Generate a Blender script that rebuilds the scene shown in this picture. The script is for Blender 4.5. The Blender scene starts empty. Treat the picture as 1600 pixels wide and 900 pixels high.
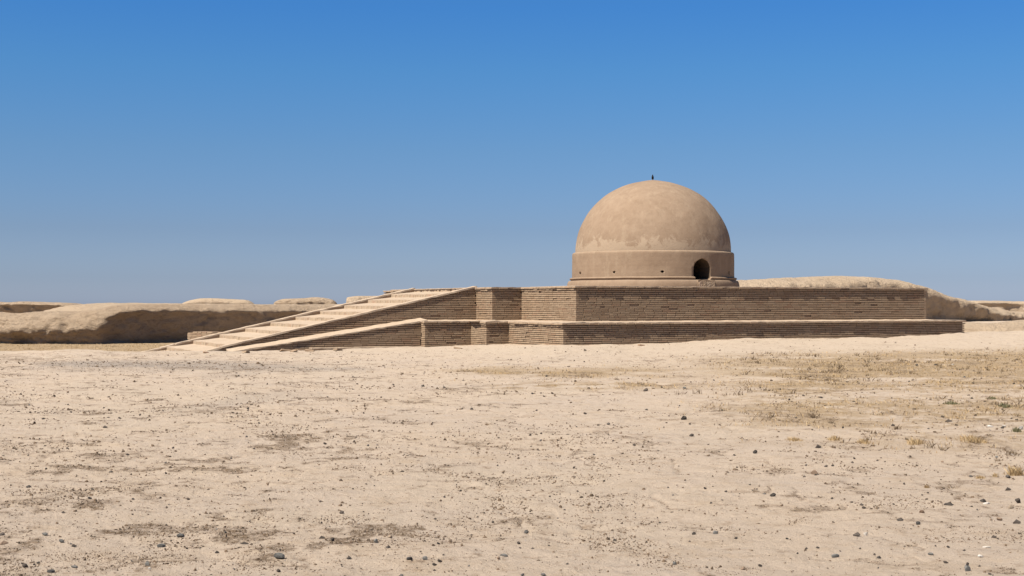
import bpy, bmesh, math, random
import numpy as np
from mathutils import Vector, Matrix

random.seed(7)
SC = bpy.context.scene
COL = SC.collection

# ------------------------------------------------------------------ camera
F = 2145.0            # focal length in photo pixels (1600 wide)
HZ = 475.0            # eye level in photo pixels
EYE = 1.6
cam_d = bpy.data.cameras.new('camera'); cam = bpy.data.objects.new('camera', cam_d); COL.objects.link(cam)
cam_d.sensor_width = 36.0; cam_d.lens = 36.0 * F / 1600.0
cam_d.clip_start = 0.1; cam_d.clip_end = 9000.0
cam.location = (0, 0, EYE)
cam.rotation_euler = (math.radians(90) + math.atan((HZ - 450.0) / F), 0, 0)
SC.camera = cam

# ------------------------------------------------------------------ light
SUN_EL = math.radians(55.0)
SUN_XY = Vector((-0.776, -0.631)).normalized()
to_sun = Vector((SUN_XY.x * math.cos(SUN_EL), SUN_XY.y * math.cos(SUN_EL), math.sin(SUN_EL)))
sd = bpy.data.lights.new('sun', 'SUN'); sun = bpy.data.objects.new('sun', sd); COL.objects.link(sun)
sd.energy = 4.9; sd.angle = math.radians(0.53); sd.color = (1.0, 0.93, 0.82)
sun.rotation_euler = to_sun.to_track_quat('Z', 'Y').to_euler()
sun.location = (-20, -20, 40)

world = bpy.data.worlds.new("World"); SC.world = world; world.use_nodes = True
wn = world.node_tree; wn.nodes.clear()
sky = wn.nodes.new('ShaderNodeTexSky'); sky.sky_type = 'NISHITA'; sky.sun_disc = False
sky.sun_elevation = SUN_EL; sky.sun_rotation = math.atan2(SUN_XY.x, SUN_XY.y)
sky.altitude = 0; sky.air_density = 1.0; sky.dust_density = 0.6; sky.ozone_density = 3.0
wbg = wn.nodes.new('ShaderNodeBackground'); wbg.inputs['Strength'].default_value = 0.056
wout = wn.nodes.new('ShaderNodeOutputWorld')
# the dusty desert sky: Nishita graded by height above the skyline, alike in every direction
wtc = wn.nodes.new('ShaderNodeTexCoord'); wsep = wn.nodes.new('ShaderNodeSeparateXYZ'); wrm = wn.nodes.new('ShaderNodeValToRGB')
wn.links.new(wtc.outputs['Generated'], wsep.inputs[0]); wn.links.new(wsep.outputs[2], wrm.inputs[0])
def lin(c): c /= 255.0; return c/12.92 if c < 0.04045 else ((c+0.055)/1.055)**2.4
SKYFIT = [((152, 166, 184), (177, 178, 161), 0.004), ((146, 163, 184), (187, 190, 174), 0.018), ((131, 158, 188), (182, 199, 196), 0.053), ((106, 151, 196), (157, 185, 204), 0.111), ((83, 141, 199), (138, 168, 198), 0.167), ((67, 131, 199), (125, 158, 191), 0.211)]
el = wrm.color_ramp.elements
for i, (want, have, z) in enumerate(SKYFIT):
    e = el[i] if i < 2 else el.new(z)
    e.position = z; e.color = tuple(0.5*lin(a)/lin(b) for a, b in zip(want, have))+(1,)
e = el.new(0.9); e.color = (0.17, 0.24, 0.31, 1)
wmx = wn.nodes.new('ShaderNodeMix'); wmx.data_type = 'RGBA'; wmx.blend_type = 'MULTIPLY'; wmx.inputs[0].default_value = 1.0
wdb = wn.nodes.new('ShaderNodeMix'); wdb.data_type = 'RGBA'; wdb.blend_type = 'MULTIPLY'; wdb.inputs[0].default_value = 1.0; wdb.inputs[7].default_value = (2, 2, 2, 1)
wn.links.new(sky.outputs[0], wmx.inputs[6]); wn.links.new(wrm.outputs[0], wmx.inputs[7]); wn.links.new(wmx.outputs[2], wdb.inputs[6]); wn.links.new(wdb.outputs[2], wbg.inputs[0])
wn.links.new(wbg.outputs[0], wout.inputs[0])

SC.view_settings.view_transform = 'Standard'; SC.view_settings.look = 'None'
SC.view_settings.gamma = 1.0; SC.view_settings.use_curve_mapping = False
SC.view_settings.exposure = 0.93

# ------------------------------------------------------------------ numpy noise
def _h(ix, iy, iz, s):
    n = (ix.astype(np.int64) * 73856093) ^ (iy.astype(np.int64) * 19349663) ^ (iz.astype(np.int64) * 83492791) ^ (s * 2654435761)
    n &= 0xFFFFFFFF
    n = ((n ^ (n >> 15)) * 2246822519) & 0xFFFFFFFF
    n = ((n ^ (n >> 13)) * 3266489917) & 0xFFFFFFFF
    return ((n ^ (n >> 16)) & 0xFFFFFF) / float(0xFFFFFF) * 2 - 1
def n3(x, y, z, s=0):
    x, y, z = np.broadcast_arrays(np.asarray(x, float), np.asarray(y, float), np.asarray(z, float))
    xi, yi, zi = np.floor(x), np.floor(y), np.floor(z)
    u, v, w = x - xi, y - yi, z - zi
    u = u*u*(3-2*u); v = v*v*(3-2*v); w = w*w*(3-2*w)
    r = 0
    for dz in (0, 1):
        a = _h(xi, yi, zi+dz, s)*(1-u) + _h(xi+1, yi, zi+dz, s)*u
        b = _h(xi, yi+1, zi+dz, s)*(1-u) + _h(xi+1, yi+1, zi+dz, s)*u
        r = r + (a*(1-v) + b*v) * (w if dz else (1-w))
    return r
def n2(x, y, s=0):
    x = np.asarray(x, float); y = np.asarray(y, float)
    xi, yi = np.floor(x), np.floor(y); u, v = x-xi, y-yi
    u = u*u*(3-2*u); v = v*v*(3-2*v); z = np.zeros_like(xi)
    return (_h(xi, yi, z, s)*(1-u) + _h(xi+1, yi, z, s)*u)*(1-v) + (_h(xi, yi+1, z, s)*(1-u) + _h(xi+1, yi+1, z, s)*u)*v
def fbm2(x, y, o=4, s=0):
    r, a, t = 0, 1.0, 0
    for i in range(o):
        r = r + a*n2(x*2**i*1.03+i*7.3, y*2**i*0.98-i*3.1, s+i); t += a; a *= 0.5
    return r/t
def fbm3(x, y, z, o=4, s=0):
    r, a, t = 0, 1.0, 0
    for i in range(o):
        r = r + a*n3(x*2**i+i*7.3, y*2**i-i*3.1, z*2**i+i*5.7, s+i); t += a; a *= 0.5
    return r/t
def ss(a, b, x):
    t = np.clip((x-a)/(b-a), 0, 1); return t*t*(3-2*t)

# ------------------------------------------------------------------ mesh / object helpers
def mesh_np(name, V, Fq, mat=None, smooth=False, attrs=None, k=4):
    V = np.asarray(V, np.float32).reshape(-1, 3); Fq = np.asarray(Fq, np.int32).reshape(-1, k)
    me = bpy.data.meshes.new(name)
    me.vertices.add(len(V)); me.vertices.foreach_set('co', V.ravel())
    me.loops.add(Fq.size); me.loops.foreach_set('vertex_index', Fq.ravel())
    me.polygons.add(len(Fq)); me.polygons.foreach_set('loop_start', np.arange(0, Fq.size, k, dtype=np.int32))
    me.update(calc_edges=True); me.validate()
    me.polygons.foreach_set('use_smooth', np.full(len(me.polygons), bool(smooth)))
    for an, arr in (attrs or {}).items():
        at_ = me.attributes.new(an, 'FLOAT', 'POINT'); at_.data.foreach_set('value', np.asarray(arr, np.float32))
    if mat: me.materials.append(mat)
    return me
def pm(name, V, faces, mat=None, smooth=False):
    me = bpy.data.meshes.new(name); me.from_pydata([tuple(v) for v in V], [], faces); me.update()
    if smooth:
        for p in me.polygons: p.use_smooth = True
    if mat: me.materials.append(mat)
    return me
def obj(name, me, parent=None, **props):
    o = bpy.data.objects.new(name, me); COL.objects.link(o)
    if parent: o.parent = parent
    for k, v in props.items(): o[k] = v
    return o
def U(px, py, Y):       # a point of the place, given where the photograph shows it and how far away it is
    return Vector(((px-800.0)/F*Y, Y, EYE-(py-HZ)/F*Y))

# ------------------------------------------------------------------ materials
ALB = 0.67             # albedo scale on every material colour, lowered so bounced light fills shade less
class NT:
    def __init__(s, name):
        s.m = bpy.data.materials.new(name); s.m.use_nodes = True; s.t = s.m.node_tree
        s.b = s.t.nodes['Principled BSDF']; s.b.inputs['Roughness'].default_value = 0.95
        s.b.inputs['Specular IOR Level'].default_value = 0.15
        s.tc = s.n('ShaderNodeTexCoord')
    def n(s, k): return s.t.nodes.new(k)
    def l(s, a, b): s.t.links.new(a, b)
    def coord(s, world=False, scale=(1, 1, 1)):
        src = s.tc.outputs['Object']
        if world:
            g = s.n('ShaderNodeNewGeometry'); src = g.outputs['Position']
        mp = s.n('ShaderNodeMapping'); mp.inputs['Scale'].default_value = scale; s.l(src, mp.inputs[0]); return mp.outputs[0]
    def noise(s, vec, scale, detail=6, rough=0.6, dist=0.0):
        t = s.n('ShaderNodeTexNoise'); t.inputs['Scale'].default_value = scale; t.inputs['Detail'].default_value = detail
        t.inputs['Roughness'].default_value = rough; t.inputs['Distortion'].default_value = dist; s.l(vec, t.inputs['Vector']); return t.outputs['Fac']
    def ramp(s, v, lo, hi, a=0.0, b=1.0):
        r = s.n('ShaderNodeMapRange'); r.inputs[1].default_value = lo; r.inputs[2].default_value = hi
        r.inputs[3].default_value = a; r.inputs[4].default_value = b; s.l(v, r.inputs[0]); return r.outputs[0]
    def math(s, op, a, b=None):
        r = s.n('ShaderNodeMath'); r.operation = op
        for i, v in enumerate((a, b)):
            if v is None: continue
            if isinstance(v, (int, float)): r.inputs[i].default_value = v
            else: s.l(v, r.inputs[i])
        return r.outputs[0]
    def mix(s, f, a, b, mode='MIX'):
        r = s.n('ShaderNodeMix'); r.data_type = 'RGBA'; r.blend_type = mode
        if isinstance(f, (int, float)): r.inputs[0].default_value = f
        else: s.l(f, r.inputs[0])
        for i, v in ((6, a), (7, b)):
            if isinstance(v, tuple): r.inputs[i].default_value = (*(c*ALB for c in v), 1)
            else: s.l(v, r.inputs[i])
        return r.outputs[2]
    def attr(s, name):
        a = s.n('ShaderNodeAttribute'); a.attribute_name = name; return a.outputs['Fac']
    def val(s, v):
        c = s.n('ShaderNodeCombineColor')
        for i in range(3): s.l(v, c.inputs[i])
        return c.outputs[0]
    def color(s, c): s.l(c, s.b.inputs['Base Color'])
    def bump(s, h, strength=0.5, dist=0.02):
        b = s.n('ShaderNodeBump'); b.inputs['Strength'].default_value = strength; b.inputs['Distance'].default_value = dist
        s.l(h, b.inputs['Height']); s.l(b.outputs[0], s.b.inputs['Normal'])

def mat_ground():
    m = NT('dusty_ground'); w = m.coord(True)
    big = m.noise(w, 0.35, 5, 0.6); mid = m.noise(w, 2.2, 8, 0.7); fine = m.noise(w, 22.0, 8, 0.75); vf = m.noise(w, 110, 4, 0.7)
    base = m.mix(m.ramp(big, 0.38, 0.62), (0.625, 0.495, 0.372), (0.59, 0.475, 0.37))
    base = m.mix(m.ramp(mid, 0.5, 0.75), base, (0.52, 0.395, 0.275))
    base = m.mix(m.attr('crust'), base, (0.61, 0.49, 0.37))
    g1 = m.math('MULTIPLY', m.attr('grit'), m.ramp(vf, 0.35, 0.62)); base = m.mix(g1, base, (0.25, 0.23, 0.21))
    gr = m.math('MULTIPLY', m.attr('straw'), m.ramp(fine, 0.3, 0.6)); base = m.mix(gr, base, (0.37, 0.245, 0.10))
    base = m.mix(m.math('MULTIPLY', m.attr('straw'), m.ramp(vf, 0.48, 0.60, 0, .55)), base, (0.17, 0.115, 0.06))
    db = m.math('MULTIPLY', m.attr('humus'), m.ramp(fine, 0.44, 0.54)); base = m.mix(db, base, (0.25, 0.17, 0.105))
    base = m.mix(m.math('MULTIPLY', m.attr('humus'), m.ramp(vf, 0.46, 0.60, 0, .8)), base, (0.08, 0.055, 0.035))
    cl = m.ramp(m.noise(w, 0.8, 5, 0.65), 0.40, 0.60, 0.30, 1.0); st2 = m.noise(w, 6.0, 8, 0.78)
    base = m.mix(m.math('MULTIPLY', m.ramp(st2, 0.545, 0.62, 0, 0.8), cl), base, (0.37, 0.265, 0.175))
    base = m.mix(m.math('MULTIPLY', m.ramp(st2, 0.625, 0.69, 0, 0.9), cl), base, (0.17, 0.115, 0.075))
    base = m.mix(m.math('MULTIPLY', m.ramp(fine, 0.60, 0.68, 0, 0.75), cl), base, (0.22, 0.155, 0.10))
    base = m.mix(m.ramp(vf, 0.63, 0.70, 0, 0.6), base, (0.22, 0.16, 0.115))
    base = m.mix(m.ramp(vf, 0.32, 0.24, 0, 0.35), base, (0.70, 0.57, 0.44))
    m.color(base)
    h = m.math('ADD', m.math('MULTIPLY', fine, 1.0), m.math('MULTIPLY', vf, 0.35))
    h = m.math('ADD', h, m.math('MULTIPLY', mid, 1.5))
    m.bump(h, 0.85, 0.04); return m.m
def mat_brick(name, a, b, c):
    m = NT(name); w = m.coord(True)
    oi = m.n('ShaderNodeObjectInfo')
    t = m.math('FRACT', m.math('ADD', oi.outputs['Random'], m.attr('tint')))
    col = m.mix(m.ramp(t, 0, 0.55), a, b); col = m.mix(m.ramp(t, 0.8, 1.0, 0, 0.7), col, c)
    st = m.noise(w, 0.9, 5, 0.6); col = m.mix(m.ramp(st, 0.35, 0.7, 0.0, 0.35), col, (0.44, 0.34, 0.24))
    f = m.noise(w, 34, 6, 0.7); col = m.mix(m.ramp(f, 0.55, 0.8, 0, 0.55), col, (0.20, 0.14, 0.09))
    col = m.mix(m.ramp(f, 0.45, 0.3, 0, 0.4), col, (0.50, 0.40, 0.29))
    m.color(col); m.bump(f, 0.35, 0.012); return m.m
def mat_earth(name, a, b, dark, scale=1.0, bstr=0.8, bdist=0.08, layer=False):
    m = NT(name); w = m.coord(True, (1, 1, 2.4) if layer else (1, 1, 1))
    n1 = m.noise(w, 0.5*scale, 6, 0.6); f = m.noise(w, 4.0*scale, 9, 0.72, 0.4); vf = m.noise(w, 22*scale, 6, 0.7)
    col = m.mix(m.ramp(n1, 0.35, 0.65), a, b)
    col = m.mix(m.ramp(f, 0.5, 0.75, 0, 0.8), col, dark)
    col = m.mix(m.ramp(vf, 0.6, 0.8, 0, 0.5), col, dark)
    m.color(col)
    m.bump(m.math('ADD', f, m.math('MULTIPLY', vf, 0.3)), bstr, bdist); return m.m
def mat_dome():
    m = NT('dome_plaster'); w = m.coord(True)
    n1 = m.noise(w, 0.8, 7, 0.65, 0.5); f = m.noise(w, 3.0, 9, 0.72); vf = m.noise(w, 30, 6, 0.7)
    col = m.mix(m.ramp(n1, 0.35, 0.65), (0.335, 0.235, 0.158), (0.375, 0.27, 0.185))
    col = m.mix(m.ramp(f, 0.44, 0.68, 0, 0.5), col, (0.25, 0.168, 0.11))
    # pale salt tide just above the drum, with a ragged top edge
    sep = m.n('ShaderNodeSeparateXYZ'); g = m.n('ShaderNodeNewGeometry'); m.l(g.outputs['Position'], sep.inputs[0])
    wv = m.noise(m.coord(True, (1, 1, 0.9)), 1.9, 10, 0.75, 0.9)
    lim = m.math('ADD', m.math('MULTIPLY', wv, 2.9), 2.83)
    k = m.ramp(m.math('SUBTRACT', lim, sep.outputs[2]), -0.06, 0.16)
    above = m.ramp(sep.outputs[2], 3.78, 3.86)
    k = m.math('MULTIPLY', m.math('MULTIPLY', k, above), 0.68)
    col = m.mix(k, col, (0.50, 0.385, 0.275))
    st = m.noise(m.coord(True, (2.2, 2.2, 0.5)), 1.6, 6, 0.65)
    col = m.mix(m.ramp(st, 0.55, 0.72, 0, 0.45), col, (0.47, 0.36, 0.25))
    col = m.mix(m.ramp(vf, 0.6, 0.78, 0, 0.35), col, (0.27, 0.19, 0.125))
    m.color(col); m.bump(m.math('ADD', f, m.math('MULTIPLY', vf, 0.25)), 0.45, 0.04); return m.m
def mat_stone(name, a, b, c):
    m = NT(name); o = m.coord(False); oi = m.n('ShaderNodeObjectInfo')
    t = m.math('FRACT', m.math('ADD', oi.outputs['Random'], m.attr('tint')))
    f = m.noise(m.coord(True), 40, 6, 0.7)
    col = m.mix(m.ramp(t, 0, 0.6), a, b); col = m.mix(m.ramp(t, 0.86, 0.93), col, c)
    col = m.mix(m.ramp(f, 0.5, 0.75, 0, 0.6), col, c)
    m.color(col); m.b.inputs['Roughness'].default_value = 0.8; m.bump(f, 0.6, 0.01); return m.m
def mat_flat(name, a, b, rough=0.9):
    m = NT(name); oi = m.n('ShaderNodeObjectInfo')
    t = m.math('FRACT', m.math('ADD', oi.outputs['Random'], m.attr('tint')))
    m.color(m.mix(t, a, b)); m.b.inputs['Roughness'].default_value = rough; return m.m

M_GROUND = mat_ground()
M_BRICK = mat_brick('mud_brick', (0.36, 0.243, 0.155), (0.45, 0.32, 0.21), (0.37, 0.215, 0.135))
M_RISER = mat_brick('fired_riser_brick', (0.50, 0.37, 0.25), (0.54, 0.42, 0.30), (0.46, 0.28, 0.19))
M_JOINT = mat_earth('mud_mortar', (0.19, 0.13, 0.085), (0.22, 0.155, 0.10), (0.13, 0.09, 0.06), 2.0, 0.6, 0.03)
M_CAP = mat_earth('mud_plaster_coping', (0.54, 0.415, 0.30), (0.58, 0.455, 0.335), (0.37, 0.27, 0.18), 1.5, 0.6, 0.03)
M_DOME = mat_dome()
M_RUIN = mat_earth('eroded_mud', (0.52, 0.385, 0.26), (0.58, 0.44, 0.31), (0.24, 0.16, 0.10), 1.0, 1.0, 0.22, True)
M_RUINFAR = mat_earth('rammed_earth', (0.55, 0.415, 0.285), (0.59, 0.455, 0.32), (0.42, 0.305, 0.205), 0.8, 1.0, 0.2)
M_CAVE = mat_earth('passage_shade_clay', (0.12, 0.085, 0.055), (0.15, 0.105, 0.07), (0.07, 0.05, 0.035), 2.0, 0.5, 0.03)  # dark clay for deep openings, their inner shade painted into the colour
M_STONE = mat_stone('dark_stone', (0.045, 0.038, 0.032), (0.10, 0.08, 0.065), (0.18, 0.16, 0.14))
M_STONEB = mat_stone('brown_clod', (0.23, 0.15, 0.10), (0.30, 0.21, 0.145), (0.36, 0.28, 0.20))
M_STONEG = mat_stone('grey_stone', (0.13, 0.125, 0.115), (0.21, 0.20, 0.18), (0.07, 0.065, 0.06))
M_STONEP = mat_stone('pale_stone', (0.62, 0.56, 0.48), (0.68, 0.63, 0.56), (0.50, 0.42, 0.33))
M_PEB = mat_stone('pebble_mix', (0.05, 0.038, 0.028), (0.20, 0.135, 0.085), (0.45, 0.36, 0.27))
M_STRAW = mat_flat('dry_straw', (0.37, 0.24, 0.105), (0.62, 0.46, 0.27))
M_TWIG = mat_flat('dead_twig', (0.16, 0.11, 0.07), (0.25, 0.18, 0.11))
M_GREEN = mat_flat('dull_green_leaf', (0.15, 0.145, 0.075), (0.26, 0.23, 0.13))
M_FEATH = mat_flat('dark_feather', (0.03, 0.025, 0.022), (0.04, 0.032, 0.028), 0.6)
M_BEAK = mat_flat('horn_beak', (0.10, 0.08, 0.05), (0.12, 0.09, 0.06), 0.5)

# ------------------------------------------------------------------ terrain
CX = np.array([-900, 0, 60, 113, 160, 220, 400, 480, 600, 700, 795, 880, 980, 1060, 1110, 1150, 1300, 1400, 1508, 1600, 2400.])
CY = np.array([552, 552, 550, 547.3, 549.5, 551, 550, 548.5, 545.3, 543.7, 541, 539.6, 538.5, 535, 531.5, 529.5, 528.5, 526, 521.5, 518.5, 515.])
YX = np.array([-900, 0, 400, 664, 800, 880, 1508, 1700, 2600.])
YY = np.array([47, 47, 47.0, 48.8, 47.8, 46.0, 53.4, 55.5, 57.])
def base_h(x, y):
    x = np.asarray(x, float); y = np.asarray(y, float)
    ys = np.maximum(y, 4.0); px = np.clip(x/ys*F+800, -900, 2400)
    yc = np.interp(px, YX, YY); zc = EYE-(np.interp(px, CX, CY)-HZ)/F*yc
    z = zc*(0.45*np.clip((y-18)/(yc-18), 0, 1) + 0.55*ss(yc-9, yc-0.3, y))
    z = z - 0.10*np.exp(-((y-41)/3.0)**2)*ss(760, 300, px)
    z = z + 0.045*fbm2(x*0.9, y*0.9, 3, 88)*ss(yc-4, yc-0.5, y)*ss(yc+8, yc+2, y)
    left = ss(700, 420, px)
    back = np.where(px < 1000, (-0.30-zc)*left + (0.1-zc)*(1-left), 0.0)
    z = z + back*ss(yc+0.6, yc+7, y)
    # far desert: low swells out to the skyline
    z = z*(1-ss(90, 150, y)) + ss(100, 260, np.hypot(x, y))*(0.9+0.7*n2(x/140.0, y/140.0, 5)) * (1-ss(900, 2500, np.hypot(x, y)))
    return z
def masks(x, y):
    ys = np.maximum(y, 4.0); px = x/ys*F+800; py = HZ + (EYE-base_h(x, y))/ys*F
    infront = (y > 4)
    a = fbm2(x*0.75, y*0.75, 5, 11); b = fbm2(x*2.6, y*2.6, 4, 23); c = fbm2(x*0.2, y*0.2, 3, 31)
    wl = 0.10*ss(900, 300, px) + 0.04*ss(1150, 1500, px)
    d = fbm2(x*7.5, y*7.5, 4, 27)
    hum = ss(0.18, 0.46, a*0.6+b*0.6+d*0.5+wl*1.1+c*0.12-0.12-0.16*ss(600, 780, px)*ss(640, 690, py)+0.10*np.exp(-((px-430)/260)**2-((py-690)/45)**2))
    lines = np.minimum(np.abs(fbm2(x*0.9+5, y*0.9, 4, 71)), np.abs(fbm2(x*0.38+15, y*0.6, 5, 73))); hum = np.maximum(hum, 0.8*ss(0.03, 0.004, lines)*ss(-0.1, 0.25, b+d*.5+wl+c*0.4))
    hum = hum*(1-0.75*ss(565, 545, py))
    crust = 0.55*ss(0.05, 0.45, fbm2(x*0.4, y*0.4, 4, 41)) + 0.75*ss(566, 548, py)*ss(530, 1250, px+400)*ss(-1, 0, a*0+0.5)
    grit = np.exp(-((py-571-6*a-0.01*(px-250))/7.0)**2)*ss(20, 90, px)*ss(560, 380, px)*1.1
    grit = np.maximum(grit, 0.9*np.exp(-((py-577)/3.2)**2)*ss(440, 470, px)*ss(600, 540, px))
    grit = np.maximum(grit, 0.35*ss(0.15, 0.4, fbm2(x*0.5+9, y*0.3, 4, 53))*ss(700, 300, px))
    st = 0.95*np.exp(-((py-582)/8.0)**2)*ss(650, 760, px)*ss(1260, 1050, px)*ss(-0.25, 0.35, a+0.15)
    st = np.maximum(st, 0.95*np.exp(-((py-603)/5.5)**2)*ss(740, 800, px)*ss(1150, 1000, px)*ss(-0.2, 0.25, b+0.1))
    band = ss(548, 566, py+0.02*(px-1100))*ss(730, 630, py-0.06*(px-1300))*ss(1000, 1250, px)
    st = np.maximum(st, 0.95*band*ss(-0.40, 0.30, a*0.5+0.3*c+0.6*d+0.7*fbm2(x*0.22, y*0.9, 4, 307)+0.16*ss(640, 590, py)))
    st = np.maximum(st, (y > 50)*(y < 70)*ss(330, 250, px)*0.95)
    return [np.where(infront, v, 0.2) for v in (np.clip(hum, 0, 1), np.clip(crust, 0, 1), np.clip(grit, 0, 1), np.clip(st, 0, 1))]
def detail_h(x, y, hum=None, st=None):
    r = np.hypot(x, y); k = 1-ss(70, 140, r)
    z = 0.022*fbm2(x*0.8, y*0.8, 4, 61)*1.3 + 0.018*fbm2(x*3.0, y*3.0, 4, 67)+0.007*fbm2(x*11, y*11, 3, 69)
    rid = np.abs(fbm2(x*0.9+5, y*0.9, 4, 71)); z = z - 0.010*ss(0.06, 0.0, rid)
    if hum is not None: z = z + 0.012*hum*fbm2(x*16, y*16, 3, 77) + 0.012*st*np.abs(fbm2(x*12, y*12, 3, 79))
    return z*k
def gz(x, y):
    x = np.asarray(x, float); y = np.asarray(y, float)
    return base_h(x, y)+detail_h(x, y)

ang = np.concatenate([np.linspace(-31, 31, 1000), np.linspace(31, 329, 66)[1:-1]])
rad = np.concatenate([np.geomspace(0.4, 6.5, 18)[:-1], np.geomspace(6.5, 62, 520)[:-1], np.geomspace(62, 6000, 90)])
A_, R_ = np.meshgrid(np.radians(ang), rad); gx = R_*np.sin(A_); gy = R_*np.cos(A_)
hum, cru, gri, stw = masks(gx, gy)
gzv = base_h(gx, gy)+detail_h(gx, gy, hum, stw)
nr, nc = gx.shape
idx = np.arange(nr*nc).reshape(nr, nc); nxt = np.roll(idx, -1, 1)
quads = np.stack([idx[:-1], nxt[:-1], nxt[1:], idx[1:]], -1).reshape(-1, 4)[:, ::-1]
Vg = np.stack([gx, gy, gzv], -1).reshape(-1, 3)
me = mesh_np('ground', Vg, quads, M_GROUND, True, dict(humus=hum.ravel(), crust=cru.ravel(), grit=gri.ravel(), straw=stw.ravel()))
ground = obj('ground', me, kind='structure')
# close the little hole under the camera
cv = [(float(gx[0, i]), float(gy[0, i]), float(gzv[0, i])-0.004) for i in range(0, nc, 20)]
obj('ground_underfoot', pm('ground_underfoot', cv, [tuple(range(len(cv)))[::-1]], M_GROUND), ground, kind='structure')

# ------------------------------------------------------------------ the stupa
u = 1/45.0
TH = math.atan2(0.4195, 0.908)
EX = Vector((math.cos(TH), math.sin(TH))); NX = Vector((-math.sin(TH), math.cos(TH)))
A0 = Vector((100*u, 2145*u))                     # near top corner of the upper terrace
W, T = 700*u, 894*u
DC = (393.6*u, 430*u)                            # dome centre on the terrace
CEN = A0 + EX*(W/2) + NX*(T/2)
stupa = bpy.data.objects.new('stupa', None); COL.objects.link(stupa)
stupa.location = (CEN.x, CEN.y, 0.0); stupa.rotation_euler = (0, 0, TH)
stupa['label'] = 'restored domed mud-brick stupa on a stepped square platform with a long stairway'
stupa['category'] = 'stupa'
def L(s, t, z=0): return (s-W/2, t-T/2, z)       # terrace plan (s along the front, t to the back) -> local
def wxy(s, t): p = A0+EX*s+NX*t; return p.x, p.y
ZU = EYE+28.3*u; ZL = EYE-28.9*u; ZB = -0.75      # upper top, lower top, foot below the ground
CH = 0.0692                                       # course height

def offset(poly, d):                              # positive = outward, polygon counter-clockwise
    out = []; n = len(poly)
    for i in range(n):
        p0, p1, p2 = Vector(poly[i-1]), Vector(poly[i]), Vector(poly[(i+1) % n])
        a = (p1-p0).normalized(); b = (p2-p1).normalized()
        na = Vector((a.y, -a.x)); nb = Vector((b.y, -b.x)); m = na+nb
        out.append(tuple(p1+m*(d/(1+na.dot(nb)))))
    return out
def densify(poly, step, jit=0.0):
    out = []
    for i in range(len(poly)):
        p, q = Vector(poly[i]), Vector(poly[(i+1) % len(poly)]); k = max(1, int((q-p).length/step))
        for j in range(k):
            r = p.lerp(q, j/k)
            if j: r = r+Vector((random.uniform(-jit, jit), random.uniform(-jit, jit)))
            out.append(tuple(r))
    return out
def prism(name, poly, z0, z1, mat, parent, jit=0.0, step=0.3, zj=0.0, **kw):
    bm = bmesh.new(); pl = densify(poly, step, jit) if jit else poly
    b = [bm.verts.new(L(p[0], p[1], z0+random.uniform(-zj, zj))) for p in pl]
    t_ = [bm.verts.new(L(p[0], p[1], z1+random.uniform(-zj, zj))) for p in pl]; n = len(pl)
    for i in range(n): bm.faces.new((b[i], b[(i+1) % n], t_[(i+1) % n], t_[i]))
    bm.faces.new(t_); bm.faces.new(b[::-1])
    bm.normal_update()
    bmesh.ops.triangulate(bm, faces=[f for f in bm.faces if len(f.verts) > 4], quad_method='BEAUTY', ngon_method='EAR_CLIP')
    me = bpy.data.meshes.new(name); bm.to_mesh(me); bm.free(); me.materials.append(mat)
    return obj(name, me, parent, **kw)

S0 = -54.6*u
UP = [(0, 0), (W, 0), (W, T), (0, T), (0, 694.6*u), (S0, 694.6*u), (S0, 199.6*u), (0, 199.6*u)]
g = 45.6*u
def mir(t): return 894*u - t
LOW = [(-g, -g), (W+g, -g), (W+g, T+g), (-g, T+g), (-g, mir(152.4*u)), (-85.9*u, mir(152.4*u)), (-85.9*u, mir(216.4*u)),
       (-168.7*u, mir(216.4*u)), (-168.7*u, mir(234.2*u)), (-168.7*u, 234.2*u), (-168.7*u, 216.4*u), (-85.9*u, 216.4*u), (-85.9*u, 152.4*u), (-g, 152.4*u)]
upper = prism('upper_terrace', offset(UP, -0.05), ZL-0.1, ZU-0.02, M_JOINT, stupa)
lower = prism('lower_terrace', offset(LOW, -0.05), ZB, ZL-0.03, M_JOINT, stupa)
prism('roof_plaster', offset(UP, 0.052), ZU-0.022, ZU+0.004, M_CAP, upper, 0.018, 0.17, 0.007)
prism('ledge_plaster', offset(LOW, 0.045), ZL-0.022, ZL+0.010, M_CAP, lower, 0.018, 0.17, 0.008)

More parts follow.
